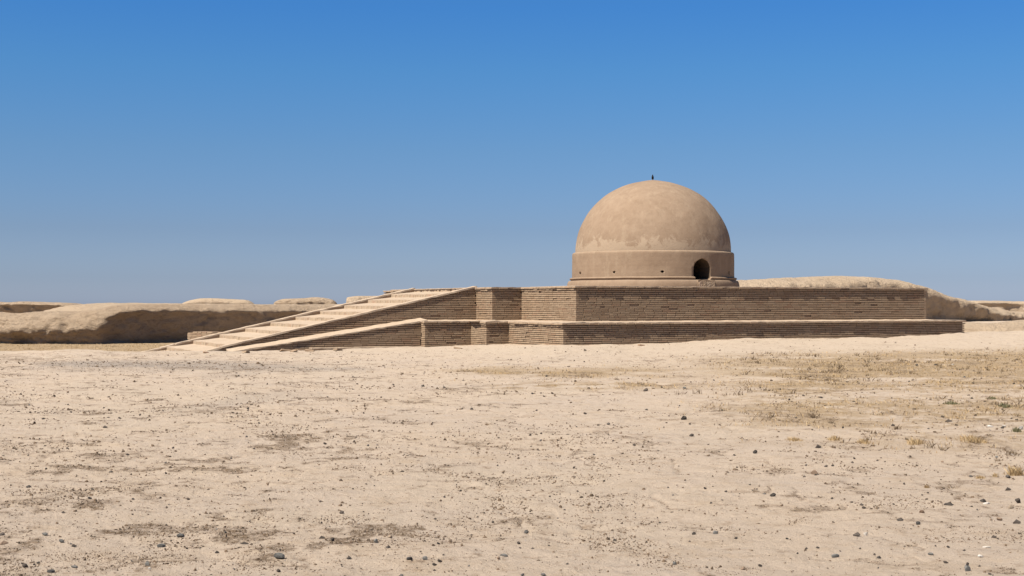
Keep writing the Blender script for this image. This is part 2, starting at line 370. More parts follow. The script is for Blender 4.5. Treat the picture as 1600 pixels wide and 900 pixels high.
BR = []      # every brick: dict(parent, 8 corners in terrace coords, seen size)
def wall(a, b, zt, zb, par, top=None, cap=0.06, cap_n=1, lit=1.0, bl=0.355, seed=0):
    """courses of bricks from a to b (outward side to the right of a->b), under the line top(d) if given"""
    rnd = random.Random(seed); a = Vector(a); b = Vector(b); ln = (b-a).length; d = (b-a)/ln; o = Vector((d.y, -d.x))
    k = 0
    while zt-k*CH > zb:
        z1 = zt-k*CH; z0 = z1-CH+0.0215; x = -rnd.uniform(0.02, bl)
        sag = rnd.uniform(-0.002, 0.002)
        while x < ln:
            l = bl*rnd.uniform(0.82, 1.12) if rnd.random() > 0.12 else bl*0.5
            x0 = max(x, 0.0) + (0.0 if x <= 0 else 0.007); x1 = min(x+l, ln) - (0.0 if x+l >= ln else 0.007)
            x += l
            if x1-x0 < 0.05: continue
            pr = rnd.uniform(-0.0018, 0.0018)*(3 if rnd.random() < 0.1 else 1)
            if rnd.random() < 0.02: pr -= 0.025
            if k < cap_n and not top: pr = cap+rnd.uniform(-0.012, 0.014)
            elif k < cap_n+1 and not top and cap: pr = cap*0.45+rnd.uniform(-0.008, 0.008)
            x0e = x0 - (max(pr, 0) if x0 <= 0.001 else 0); x1e = x1 + (max(pr, 0) if x1 >= ln-0.001 else 0)
            zz1 = z1+sag+rnd.uniform(-0.003, 0.002); zz0 = z0+sag+rnd.uniform(-0.002, 0.003)
            cs = []
            for (xx, dd, zz) in ((x0e, pr, zz0), (x1e, pr, zz0), (x1e, -0.11, zz0), (x0e, -0.11, zz0), (x0e, pr, zz1), (x1e, pr, zz1), (x1e, -0.11, zz1), (x0e, -0.11, zz1)):
                jx, jz = rnd.uniform(-0.003, 0.003), rnd.uniform(-0.003, 0.003); jd = rnd.uniform(-0.0008, 0.0008)
                if top: zz = min(zz, top(xx)-0.01)
                p = a+d*(xx+jx)+o*(dd+(jd if dd > -0.1 else 0)); cs.append((p.x, p.y, zz+jz))
            if top and (cs[4][2]-cs[0][2] < 0.02 and cs[5][2]-cs[1][2] < 0.02): continue
            if top and min(cs[4][2]-cs[0][2], cs[5][2]-cs[1][2]) < 0.004:
                for i in range(4):
                    if cs[4+i][2] < cs[i][2]+0.004: cs[4+i] = (cs[4+i][0], cs[4+i][1], cs[i][2]+0.004)
            wx, wy = wxy(*(a+d*((x0+x1)/2))); ow = EX*o.x+NX*o.y; vw = Vector((wx, wy)).normalized()
            face = max(0.0, -ow.dot(vw)); vis = z1 > gz(wx, wy)+0.05
            BR.append(dict(par=par, cs=cs, size=(x1-x0)*(z1-z0)*face/(wx*wx+wy*wy)*(1 if vis else 0)*(0.0 if lit == 0 else 1), tint=rnd.random(), frame=(a, d, o, x0e, x1e, pr, zz0, zz1, bool(top))))
        k += 1
wall((0, 0), (W, 0), ZU-0.022, ZL-0.02, upper, seed=1)
wall((0, 199.6*u), (0, 0), ZU-0.022, ZL-0.02, upper, seed=2)
wall((S0, 199.6*u), (0, 199.6*u), ZU-0.022, ZL-0.02, upper, seed=3)
wall((S0, 267.3*u), (S0, 199.6*u), ZU-0.022, ZL-0.02, upper, seed=4)
wall((S0, 694.6*u), (S0, 581*u), ZU-0.022, ZL-0.02, upper, seed=5, lit=0)
wall((0, T), (0, 694.6*u), ZU-0.022, ZL-0.02, upper, seed=6, lit=0)
wall((W, 0), (W, T), ZU-0.022, ZL-0.02, upper, seed=7, lit=0)
wall((-g, -g), (W+g, -g), ZL-0.022, -0.05, lower, seed=8, cap=0.07)
wall((-g, 152.4*u), (-g, -g), ZL-0.022, -0.05, lower, seed=9, cap=0.07)
wall((-85.9*u, 152.4*u), (-g, 152.4*u), ZL-0.022, -0.15, lower, seed=10, cap=0.07)
wall((-85.9*u, 216.4*u), (-85.9*u, 152.4*u), ZL-0.022, -0.15, lower, seed=11, cap=0.07)
wall((-168.7*u, 216.4*u), (-85.9*u, 216.4*u), ZL-0.022, -0.15, lower, seed=12, cap=0.05)
wall((-168.7*u, 234.2*u), (-168.7*u, 216.4*u), ZL-0.022, -0.15, lower, seed=13, cap=0.03)
wall((W+g, -g), (W+g, T+g), ZL-0.022, 0.1, lower, seed=14, lit=0)

# wedges of mud washed against the foot of the upper walls
def wedge(segs, par, z, hh, ww):
    V, Fc = [], []
    for (a, b) in segs:
        a = Vector(a); b = Vector(b); ln = (b-a).length; d = (b-a)/ln; o = Vector((d.y, -d.x)); k = max(2, int(ln/0.25)); base = len(V)
        for j in range(k+1):
            p = a+d*(ln*j/k); e = ww*random.uniform(0.85, 1.0); h2 = hh*random.uniform(0.7, 1.35)
            for (dd, zz) in ((-0.06, h2*1.05), (0.01, h2), (e*0.35, h2*0.62), (e*0.7, h2*0.30), (e, 0.0)):
                q = p+o*dd; V.append(L(q.x, q.y, z+zz+random.uniform(-.003, .003)))
        for j in range(k):
            for m_ in range(4):
                i0 = base+j*5+m_; Fc.append((i0, i0+1, i0+6, i0+5))
    o_ = obj('washed_mud', pm('washed_mud', V, Fc, M_CAP, True), par)
    return o_
wedge([((-0.9, 0), (W, 0)), ((0, 199.6*u), (0, -0.9)), ((S0-0.7, 199.6*u), (0, 199.6*u)), ((S0, 267.3*u), (S0, 199.6*u-0.6)), ((-168.7*u, 267.3*u), (S0, 267.3*u))], lower, ZL+0.006, 0.034, 0.92)

# ---------------------------------------------------------------- stairway
z0n = EYE+28.6*u; pitch = 46.9*u; drop = 10.45*u; slope = drop/pitch; NS = 10
tn0, tn1 = 267.3*u, 287*u; tf0, tf1 = 567*u, 585*u
def nose(s): return z0n-(S0-s)*slope
stair = bpy.data.objects.new('staircase', None); COL.objects.link(stair); stair.parent = stupa
for k in range(1, NS+2):
    sa = S0-pitch*k; sb = S0-pitch*(k-1); zi = z0n-drop*(k-1)-5.7*u; zo = z0n-drop*k
    V, Fc = [], []; ns, nt = 8, 40
    for i in range(ns+1):
        for j in range(nt+1):
            s_ = sa-0.004+(sb+0.05-sa)*i/ns; t_ = tn1-0.05+(tf0+0.05-tn1+0.05)*j/nt
            jz = 0.012*float(n2(s_*1.7, t_*1.7, 91))+0.006*float(n2(s_*7, t_*7, 92))
            if i == 0: s_ += 0.006*float(n2(k*9.1, t_*5, 93))
            V.append(L(s_, t_, zo+(zi-zo)*i/ns+jz))
    for i in range(ns):
        for j in range(nt):
            a = i*(nt+1)+j; Fc.append((a, a+nt+1, a+nt+2, a+1))
    nb = len(V)
    for j in range(nt+1): x_, y_, z_ = V[j]; V.append((x_, y_, z_-0.035))
    for j in range(nt): Fc.append((j, j+1, nb+j+1, nb+j))
    obj('tread', pm('tread', V, Fc, M_CAP, False), stair)
for k in range(0, NS+1):                        # brick risers, headers set side by side under each nosing
    sr = S0-pitch*k-0.006; zt = z0n-drop*k-0.03; zb = z0n-drop*k-5.7*u-0.05
    V, Fc, tin = [], [], []; t_ = tn1-0.02; rnd = random.Random(300+k)
    while t_ < tf0:
        w_ = rnd.uniform(0.17, 0.23); pr = rnd.uniform(-0.012, 0.008); b0 = len(V); q = rnd.random()
        for (ss_, tt, zz) in ((sr+pr, t_, zb), (sr+pr, t_+w_-0.012, zb), (sr+0.2, t_+w_-0.012, zb), (sr+0.2, t_, zb), (sr+pr, t_, zt), (sr+pr, t_+w_-0.012, zt), (sr+0.2, t_+w_-0.012, zt), (sr+0.2, t_, zt)):
            V.append(L(ss_+rnd.uniform(-.004, .004), tt, zz+rnd.uniform(-.004, .003))); tin.append(q)
        Fc += [(b0, b0+3, b0+2, b0+1), (b0+4, b0+5, b0+6, b0+7), (b0, b0+1, b0+5, b0+4), (b0+1, b0+2, b0+6, b0+5), (b0+2, b0+3, b0+7, b0+6), (b0+3, b0, b0+4, b0+7)]
        t_ += w_
    obj('riser', mesh_np('riser', V, Fc, M_RISER, False, dict(tint=tin)), stair)
def slopebody(name, sa, sb, ta, tb, top, zb, mat, par, step=0.35, jz=0.0, thick=None, tilt=0.0):
    V, Fc = [], []; n = max(2, int(abs(sb-sa)/step)); nt = 3
    for i in range(n+1):
        s_ = sa+(sb-sa)*i/n
        for j in range(nt+1):
            t_ = ta+(tb-ta)*j/nt; z_ = top(s_)+tilt*j/nt+random.uniform(-jz, jz); V.append(L(s_, t_+(random.uniform(-jz, jz) if j in (0, nt) else 0), z_))
        for j in range(nt+1):
            t_ = ta+(tb-ta)*j/nt; z_ = top(s_)+tilt*j/nt; V.append(L(s_, t_, (z_-thick) if thick else zb))
    R = 2*(nt+1)
    for i in range(n):
        a = i*R; b = a+R
        for j in range(nt):
            Fc.append((a+j, b+j, b+j+1, a+j+1)); Fc.append((a+nt+1+j, a+nt+2+j, b+nt+2+j, b+nt+1+j))
        Fc.append((a, a+nt+1, b+nt+1, b)); Fc.append((a+nt, b+nt, b+R-1, a+R-1))
    for base, rev in ((0, False), (n*R, True)):
        for j in range(nt):
            f = (base+j, base+j+1, base+nt+2+j, base+nt+1+j); Fc.append(f[::-1] if rev else f)
    me = pm(name, V, Fc, mat)
    bm = bmesh.new(); bm.from_mesh(me); bmesh.ops.recalc_face_normals(bm, faces=bm.faces); bm.to_mesh(me); bm.free()
    return obj(name, me, par)
SE = S0-468.5*u-0.6
body = slopebody('stair_body', SE, S0+0.2, tn0+0.05, tf1-0.03, lambda s: nose(s)-0.17-0.03, ZB, M_JOINT, stair)
nearp = slopebody('parapet', SE+0.3, S0+0.02, tn0+0.05, tn1, lambda s: nose(s)-0.02, ZB, M_JOINT, stair)
farp = slopebody('parapet', SE-0.2, S0+0.02, tf0, tf1, lambda s: nose(s)-0.02, ZB, M_BRICK, stair)
slopebody('coping', SE+1.25, S0+0.03, tn0-0.035, tn1+0.01, lambda s: nose(s)+0.045, 0, M_CAP, nearp, 0.24, 0.011, 0.06)
slopebody('coping', SE+0.95, S0+0.03, tf0-0.02, tf1+0.03, lambda s: nose(s)+0.045, 0, M_CAP, farp, 0.24, 0.011, 0.06)
for (pa, pb, dz) in ((0.72, 1.22, -0.02), (0.18, 0.68, -0.035), (-0.22, 0.10, -0.02)):      # broken lengths at the foot
    slopebody('coping', SE+pa, SE+pb, tn0-0.03, tn1-0.05, lambda s, d=dz: nose(s)+0.045+d, 0, M_CAP, nearp, 0.2, 0.012, 0.06)
for (pa, pb, dz) in ((0.35, 0.90, -0.015), (-0.5, 0.30, -0.03)):
    slopebody('coping', SE+pa, SE+pb, tf0-0.02, tf1+0.01, lambda s, d=dz: nose(s)+0.045+d, 0, M_CAP, farp, 0.2, 0.012, 0.06)
LS = S0-SE
wall((SE+0.3, tn0), (S0, tn0), math.floor((z0n-0.02)/CH)*CH, -0.25, nearp, top=lambda x: nose(SE+0.3+x)-0.02, seed=20)

# the lower ramp that runs down beside the stairway
RS = -168.7*u; RL = 330*u; rs0, rt0, rt1 = RS-RL, 234.2*u, 268.5*u
def ramp(s): return ZL+0.012-(RS-s)*0.1455
rampo = slopebody('side_ramp', rs0, RS+0.02, rt0+0.05, rt1, lambda s: ramp(s)-0.07, ZB, M_JOINT, stupa)
slopebody('ramp_plaster', rs0+0.25, RS+0.25, rt0-0.03, rt1, lambda s: ramp(s), 0, M_CAP, rampo, 0.22, 0.012, 0.05, 0.075)
wall((rs0, rt0), (RS, rt0), math.floor((ZL-0.02)/CH)*CH, -0.25, rampo, top=lambda x: ramp(rs0+x)-0.045, seed=21)
fr = slopebody('side_ramp', rs0, RS+0.02, mir(rt1)+0.02, mir(rt0)-0.035, lambda s: ramp(s)-0.07, ZB, M_BRICK, stupa)
slopebody('ramp_plaster', rs0+0.25, RS+0.25, mir(rt1), mir(rt0)+0.03, lambda s: ramp(s)+0.07, 0, M_CAP, fr, 0.3, 0.006, 0.05, -0.06)
# low plinth in front of the ramp
pl0, pl1 = -168.7*u-215*u, -92*u; PT = rt0-16*u
plz = EYE-70.5*u
prism('plinth', [(pl0, PT+0.04), (pl1, PT+0.10), (pl1, rt0+0.1), (pl0, rt0+0.1)], ZB, plz-0.02, M_JOINT, stupa)
plo = [o for o in stupa.children if o.name.startswith('plinth')][0]
prism('plinth_plaster', [(pl0+0.5, PT), (pl1, PT+0.09), (pl1, rt0+0.05), (pl0+0.5, rt0+0.05)], plz-0.045, plz+0.01, M_CAP, plo, 0.015, 0.2, 0.01)
wall((pl0, PT+0.03), (pl1, PT+0.10), plz-0.03, -0.25, plo, cap=0.0, seed=23)

# ---------------------------------------------------------------- make the bricks
def brick_mesh(i):
    bm = bmesh.new(); bmesh.ops.create_cube(bm, size=1.0); rnd = random.Random(900+i)
    bmesh.ops.bevel(bm, geom=bm.edges[:]+bm.verts[:], offset=0.055, segments=1, affect='EDGES', profile=0.5)
    for v in bm.verts: v.co += Vector((rnd.uniform(-.016, .016), rnd.uniform(-.006, .006), rnd.uniform(-.05, .05)))
    me = bpy.data.meshes.new('brick'); bm.to_mesh(me); bm.free(); me.materials.append(M_BRICK); return me
BM = [brick_mesh(i) for i in range(14)]
cand = sorted([b for b in BR if not b['frame'][8]], key=lambda b: -b['size'])[:300]; ids = set(id(b) for b in cand)
for i, b in enumerate(cand):
    a, d, o, x0, x1, pr, zz0, zz1, _ = b['frame']
    ob = bpy.data.objects.new('brick', BM[i % 14]); COL.objects.link(ob); ob.parent = b['par']
    c = a+d*((x0+x1)/2)+o*((pr-0.11)/2)
    ob.location = L(c.x, c.y, (zz0+zz1)/2); ob.rotation_euler = (0, 0, math.atan2(d.y, d.x))
    ob.scale = (x1-x0, pr+0.11, zz1-zz0)
BF = np.array([(0, 3, 2, 1), (4, 5, 6, 7), (0, 1, 5, 4), (1, 2, 6, 5), (2, 3, 7, 6), (3, 0, 4, 7)])
for par in (upper, lower, nearp, rampo, plo):
    bs = [b for b in BR if b['par'] is par and id(b) not in ids]
    if not bs: continue
    V = [L(*c) for b in bs for c in b['cs']]; Fc = (BF[None]+8*np.arange(len(bs))[:, None, None]).reshape(-1, 4)
    ob = obj('brick_courses', mesh_np('brick_courses', V, Fc, M_BRICK, False, dict(tint=np.repeat([b['tint'] for b in bs], 8))), par, kind='stuff')

# ---------------------------------------------------------------- drum, mouldings and dome (turned shapes)
def lathe(name, prof, mat, par, seg=160, rough=0.012, closed=True):
    V, Fc = [], []; cx, cy, _ = L(DC[0], DC[1])
    for i, (r, z) in enumerate(prof):
        for j in range(seg):
            a = 2*math.pi*j/seg
            n = float(n3(math.cos(a)*r*1.1, math.sin(a)*r*1.1, z*1.1, 101))*rough + float(n3(math.cos(a)*r*3, math.sin(a)*r*3, z*3, 102))*rough*0.4
            rr = max(0.0, r+n*(1 if r > 0.25 else 0)); V.append((cx+rr*math.cos(a), cy+rr*math.sin(a), z+n*0.5))
    for i in range(len(prof)-1):
        for j in range(seg):
            a, b = i*seg+j, i*seg+(j+1) % seg; Fc.append((a, b, b+seg, a+seg))
    if closed: Fc.append(tuple(range(seg))[::-1]); Fc.append(tuple((len(prof)-1)*seg+j for j in range(seg)))
    return obj(name, pm(name, V, Fc, mat, True), par)
zd1 = EYE+51*u; zr = EYE+45*u; zrim = EYE+100.5*u
R_d, R_r, R_t, R_o = 158.6*u, 163.6*u, 168.0*u, 152.3*u
dome_prof = [(R_o+0.0, zrim-0.12)]
hh = 242*u+EYE-zrim
for i in range(0, 45):
    a = math.pi/2*i/44; r = R_o*math.cos(a)**0.985; z = zrim+hh*math.sin(a)
    if r < 0.55: z += 0.055*(1-r/0.55)**1.3
    dome_prof.append((max(r, 0.012), z))
dome = lathe('dome', dome_prof, M_DOME, stupa, 176, 0.022)
drum_prof = [(R_d-0.02, zd1-0.06)]+[(R_d+0.002*math.sin(i*2.3), zd1-0.05+(zrim-0.12-zd1+0.05)*i/16) for i in range(17)] + \
            [(R_d-0.004, zrim-0.075), (R_d-0.025, zrim-0.035), (R_d-0.06, zrim-0.012), (R_d-0.12, zrim-0.004), (R_o-0.2, zrim+0.0)]
drum = lathe('drum', drum_prof, M_DOME, stupa, 176, 0.014)
def torus_prof(z0, z1, ri, ro, n=8): return [(ri+(ro-ri)*(max(0.0, 1-(2*i/n-1)**2))**0.5, z0+(z1-z0)*i/n) for i in range(n+1)]
lowm = lathe('base_moulding', [(R_d, ZU-0.02), (R_t, ZU-0.02), (R_t+0.01, ZU+0.06)]+[(R_t-0.06*(1-math.cos(math.pi/2*i/6))*1.6+0.01, ZU+0.10+(zr-ZU-0.10)*math.sin(math.pi/2*i/6)) for i in range(1, 7)]+[(R_d-0.05, zr+0.01)], M_DOME, stupa, 176, 0.012)
upm = lathe('ring_moulding', [(R_d-0.05, zr-0.01), (R_r-0.05, zr-0.01), (R_r-0.045, zr+0.025)]+torus_prof(zr+0.03, zd1+0.01, R_d-0.02, R_r, 7)[1:]+[(R_d-0.08, zd1+0.01)], M_DOME, stupa, 176, 0.010)

# doorway and putlog holes are cut right into the clay
dcx, dcy = wxy(*DC)
def dirw(deg): a = math.radians(deg); return Vector((math.sin(a), -math.cos(a), 0))      # world direction, 0 = towards the camera, + = to the right
def cutter(deg, outline, r0, r1, rag=0.0):
    d = dirw(deg); side = Vector((d.y*-1, d.x, 0)); side = Vector((math.cos(math.radians(deg)), math.sin(math.radians(deg)), 0))
    C = Vector((dcx, dcy, 0)); V, n = [], len(outline)
    for r in (r0, r1):
        for (a, z) in outline: V.append(C+d*r+side*a+Vector((0, 0, z)))
    Fc = [tuple(range(n)), tuple(range(2*n-1, n-1, -1))]+[(i, i+n, (i+1) % n+n, (i+1) % n) for i in range(n)]
    me = pm('cutter', V, Fc); bm = bmesh.new(); bm.from_mesh(me); bmesh.ops.recalc_face_normals(bm, faces=bm.faces); bm.to_mesh(me); bm.free()
    return bpy.data.objects.new('cutter', me)
zs, zt_ = EYE+44.2*u, EYE+84.2*u; hw = 19.5*u
door = [(-hw*0.86, zs), (hw*0.86, zs), (hw*0.97, zs+0.15), (hw, zs+0.36)]
for i in range(1, 12):
    a = math.pi*i/12; door.append((hw*math.cos(a)*(1-0.0), zs+0.40+(zt_-zs-0.40)*(math.sin(a)**0.88)*(1.0 if i != 6 else 1.03)))
door += [(-hw, zs+0.36), (-hw*0.97, zs+0.15)]
door = [(a+random.uniform(-.008, .008), z+random.uniform(-.006, .006)) for a, z in door]
DOORDEG = 29.5
def hole(deg, z, w, h): return (deg, [(w*math.cos(2*math.pi*i/9)*random.uniform(.8, 1.1), z+h*math.sin(2*math.pi*i/9)*random.uniform(.8, 1.1)) for i in range(9)], R_d-0.55, R_d+0.3)
zh = EYE+59.5*u
holes = [(-67, zh-0.01, .085, .075), (-33, zh, .058, .052), (0.6, zh+.01, .070, .055), (60.5, zh+0.01, .065, .085)]
cuts = [cutter(DOORDEG, door, 0.6, R_d+0.6)]+[cutter(*hole(*h_)) for h_ in holes]
for c in cuts: COL.objects.link(c)
bpy.context.view_layer.update()
for tgt, cs in ((drum, cuts), (upm, cuts[:1])):
    for c in cs:
        md = tgt.modifiers.new('cut', 'BOOLEAN'); md.operation = 'DIFFERENCE'; md.object = c; md.solver = 'EXACT'
    dg = bpy.context.evaluated_depsgraph_get(); ev = tgt.evaluated_get(dg); nm = bpy.data.meshes.new_from_object(ev)
    tgt.modifiers.clear(); old = tgt.data; tgt.data = nm; nm.name = old.name
    if not nm.materials: nm.materials.append(M_DOME)
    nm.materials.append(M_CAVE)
    # faces deep in the openings take the clay with shade put in its colour
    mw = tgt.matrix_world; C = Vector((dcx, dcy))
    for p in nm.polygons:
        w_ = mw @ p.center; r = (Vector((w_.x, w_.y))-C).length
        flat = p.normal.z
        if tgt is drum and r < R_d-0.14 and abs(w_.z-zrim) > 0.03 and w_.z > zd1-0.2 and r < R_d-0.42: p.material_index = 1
for c in cuts: bpy.data.objects.remove(c)
# rough sill in the doorway
def box_at(deg, r0, r1, a0, a1, z0, z1, name, mat, par, j=0.01):
    d = dirw(deg); side = Vector((math.cos(math.radians(deg)), math.sin(math.radians(deg)), 0)); C = Vector((dcx, dcy, 0)); V = []
    nx, ny = 6, 3; inv = par.matrix_world.inverted()
    bm = bmesh.new()
    bmesh.ops.create_cube(bm, size=1.0); bmesh.ops.subdivide_edges(bm, edges=bm.edges[:], cuts=3, use_grid_fill=True)
    for v in bm.verts:
        x, y, z = v.co.x+.5, v.co.y+.5, v.co.z+.5
        p = C+d*(r0+(r1-r0)*y)+side*(a0+(a1-a0)*x)+Vector((0, 0, z0+(z1-z0)*z))
        v.co = inv @ (p+Vector([random.uniform(-j, j) for _ in range(3)]))
    bmesh.ops.recalc_face_normals(bm, faces=bm.faces)
    me = bpy.data.meshes.new(name); bm.to_mesh(me); bm.free(); me.materials.append(mat); return obj(name, me, par)
bpy.context.view_layer.update()
sill = box_at(DOORDEG, R_d-0.9, R_t+0.02, -hw*0.88, hw*1.12, ZU+0.02, zs+0.006, 'door_sill', M_DOME, drum, 0.016)
for k in range(4): box_at(DOORDEG, R_t-0.05, R_t+0.045, -hw*0.8+k*hw*0.48, -hw*0.8+k*hw*0.48+hw*0.42, ZU+0.09, zs-0.05-random.random()*0.03, 'sill_brick', M_RISER, drum, 0.006)

# ---------------------------------------------------------------- bird on the top of the dome
def bird():
    C = Vector((dcx, dcy, EYE+242*u+0.05)); root = bpy.data.objects.new('bird', None); COL.objects.link(root); root.location = C; root.rotation_euler = (0, 0, math.radians(262))
    root['label'] = 'small dark bird perched upright on the tip of the dome'; root['category'] = 'bird'
    # one continuous body: tail, belly, breast, neck, head (x forward)
    sp = [(-0.105, 0.012, 0.006, 0.004), (-0.075, 0.028, 0.012, 0.008), (-0.045, 0.052, 0.024, 0.020), (-0.02, 0.085, 0.036, 0.034), (0.0, 0.118, 0.040, 0.038), (0.014, 0.148, 0.034, 0.033),
          (0.022, 0.172, 0.024, 0.024), (0.027, 0.188, 0.022, 0.023), (0.034, 0.205, 0.023, 0.023), (0.042, 0.218, 0.017, 0.016), (0.050, 0.222, 0.006, 0.005)]
    V, Fc, n = [], [], 12
    for i, (x, z, ry, rz) in enumerate(sp):
        x2, z2 = sp[min(i+1, len(sp)-1)][:2]; x1, z1 = sp[max(i-1, 0)][:2]; t = Vector((x2-x1, 0, z2-z1)).normalized(); up = Vector((-t.z, 0, t.x))
        for j in range(n):
            a = 2*math.pi*j/n; p = Vector((x, 0, z))+Vector((0, 1, 0))*(ry*math.cos(a))+up*(rz*math.sin(a)); V.append(p)
    for i in range(len(sp)-1):
        for j in range(n): a, b = i*n+j, i*n+(j+1) % n; Fc.append((a, b, b+n, a+n))
    Fc.append(tuple(range(n))[::-1]); Fc.append(tuple((len(sp)-1)*n+j for j in range(n)))
    obj('body', pm('body', V, Fc, M_FEATH, True), root)
    obj('beak', pm('beak', [(.046, .006, .217), (.046, -.006, .217), (.046, 0, .226), (.072, 0, .214)], [(0, 1, 2), (0, 3, 1), (1, 3, 2), (2, 3, 0)], M_BEAK), root)
    for s in (-1, 1):
        V = [(0.005, s*.038, .150), (-.03, s*.036, .09), (-.10, s*.012, .022), (-.07, s*.020, .06), (-.02, s*.03, .14), (-.05, s*.037, .05)]
        V2 = [(x, y+s*.006, z) for x, y, z in V]
        Fc = [(0, 4, 1), (4, 3, 1), (1, 3, 5), (3, 2, 5), (6, 7, 10), (10, 7, 9), (7, 11, 9), (9, 11, 8), (0, 6, 10, 4), (4, 10, 9, 3), (3, 9, 8, 2), (2, 8, 11, 5), (5, 11, 7, 1), (1, 7, 6, 0)]
        obj('wing', pm('wing', V, Fc and [tuple(i for i in f) for f in Fc], M_FEATH) if False else pm('wing', V+V2, Fc, M_FEATH), root)
        V, Fc = [], []
        for (p, q, r) in (((-.005, s*.014, .09), (.0, s*.015, .0), .0035), ((.0, s*.015, .002), (.022, s*.02, -.004), .0025), ((.0, s*.015, .002), (.022, s*.008, -.004), .0025), ((.0, s*.015, .002), (-.014, s*.015, -.004), .0025)):
            b0 = len(V); P, Q = Vector(p), Vector(q); d = (Q-P).normalized(); a = d.orthogonal().normalized(); b = d.cross(a)
            for E in (P, Q):
                for i in range(5): V.append(E+(a*math.cos(i*1.2566)+b*math.sin(i*1.2566))*r)
            Fc += [(b0+i, b0+(i+1) % 5, b0+5+(i+1) % 5, b0+5+i) for i in range(5)]
        obj('leg', pm('leg', V, Fc, M_BEAK), root)
    root.scale = (1.12, 1.12, 1.0)
bird()

# ------------------------------------------------------------------ eroded walls and mounds
def ridge(name, keys, label, cat, mat, amp=0.10, ds=0.10, ns=44, seed=0, taper=(0.8, 0.8), layers=0.05, group=None, par=None, bite=0.0):
    """keys: (photo x, distance, crest y, base y, profile); profile = [(metres in front of the crest, height fraction)...] from back foot to front foot"""
    P = [U(k[0], k[2], k[1]) for k in keys]; Zb = [U(k[0], k[3], k[1]).z for k in keys]
    seg = [0.0]
    for i in range(1, len(P)): seg.append(seg[-1]+(P[i].xy-P[i-1].xy).length)
    n = max(8, int(seg[-1]/ds)); tt = np.linspace(0, seg[-1], n+1); sg = np.array(seg)
    def sm(v):
        v = np.interp(tt, sg, v); k = max(1, int(0.5/ds)); kk = np.ones(2*k+1)/(2*k+1); return np.convolve(np.pad(v, k, mode='edge'), kk, 'valid')
    X = np.interp(tt, sg, [p.x for p in P]); Y = np.interp(tt, sg, [p.y for p in P]); Zc = sm([p.z for p in P]); Zf = sm(Zb)
    dx, dy = np.gradient(sm([p.x for p in P])), np.gradient(sm([p.y for p in P])); l = np.hypot(dx, dy)+1e-9; ox, oy = dy/l, -dx/l
    prof = []
    for k in keys:
        pr = np.array(k[4], float); q = np.concatenate([[0], np.cumsum(np.hypot(np.diff(pr[:, 0]), np.diff(pr[:, 1])*1.2))]); q /= q[-1]
        s_ = np.linspace(0, 1, ns)
        # denser sampling on the front half
        s_ = s_**0.75
        d_ = np.interp(s_, q, pr[:, 0]); h_ = np.interp(s_, q, pr[:, 1])
        kk = np.array([.25, .5, .25])
        for _ in range(2): d_[1:-1] = np.convolve(d_, kk, 'valid'); h_[1:-1] = np.convolve(h_, kk, 'valid')
        prof.append((d_, h_))
    D = np.stack([np.interp(tt, sg, [p[0][j] for p in prof]) for j in range(ns)], 1); H = np.stack([np.interp(tt, sg, [p[1][j] for p in prof]) for j in range(ns)], 1)
    e = np.minimum(1, np.minimum((tt+1e-3)/max(taper[0], 1e-3), (seg[-1]-tt+1e-3)/max(taper[1], 1e-3))); e = np.sqrt(1-(1-e)**2)[:, None]
    H = H*(0.02+0.98*e); D = D*(0.35+0.65*e)
    Z = Zf[:, None]+H*(Zc-Zf)[:, None]; Z = np.where(H <= 0.001, Zf[:, None]-0.5, Z)
    XX = X[:, None]+ox[:, None]*D; YY_ = Y[:, None]+oy[:, None]*D
    hw_ = np.clip(H, 0, 1)
    front = (D > 0)*ss(0.97, 0.6, hw_)
    nz = fbm3(XX*1.1, YY_*1.1, Z*1.6, 5, seed)*amp; nf = fbm3(XX*3.6, YY_*3.6, Z*5, 4, seed+9)*amp*0.95
    lay = (np.abs(fbm3(XX*0.7, YY_*0.7, Z*6, 3, seed+17))-0.2)*layers*2
    holes_ = -bite*ss(0.15, 0.45, fbm3(XX*1.6, YY_*1.6, Z*2.2, 3, seed+31))
    gully = (0.22-np.abs(fbm3(XX*0.9, YY_*0.9, Z*0.3, 4, seed+41)))*amp*2.2*ss(0.99, 0.8, hw_)*(D > -0.2)
    Z = Z+0.35*amp*fbm3(XX*0.7, YY_*0.7, 0*Z, 3, seed+51)*ss(0.5, 0.9, hw_)
    push = gully+nz*1.4+(nf+lay+holes_)*front + nf*0.2
    XX = XX+ox[:, None]*push; YY_ = YY_+oy[:, None]*push; Z = Z+nz*0.35*(1-front)+nf*0.2
    Vv = np.stack([XX, YY_, Z], -1); c0 = Vv[:, 0:1].mean(0).mean(0)
    root = Vector((float(X.mean()), float(Y.mean()), float(Zf.mean())))
    id_ = np.arange((n+1)*ns).reshape(n+1, ns)
    q = np.stack([id_[:-1, :-1], id_[:-1, 1:], id_[1:, 1:], id_[1:, :-1]], -1).reshape(-1, 4)
    o = obj(name, mesh_np(name, (Vv-np.array(root)).reshape(-1, 3), q, mat, True), None); o.location = root
    o['label'] = label; o['category'] = cat
    if group: o['group'] = group
    return o
soft = [(-3.2, 0), (-2.6, .7), (-1.2, .95), (0, 1), (.45, .96), (.95, .80), (1.30, .52), (1.32, .40), (0.98, .24), (.74, 0)]
cut = [(-3.0, 0), (-2.4, .75), (-1.2, .97), (0, 1), (.5, .97), (.95, .88), (1.14, .81), (0.96, .72), (0.76, .35), (.56, 0)]
dune = [(-6, 0), (-4, .55), (-1.8, .92), (0, 1), (1.2, .96), (2.4, .80), (3.4, .5), (4.6, 0)]
lump = [(-1.6, 0), (-1.3, .7), (-.6, .95), (0, 1), (.5, .93), (.75, .6), (.66, .3), (.62, 0)]

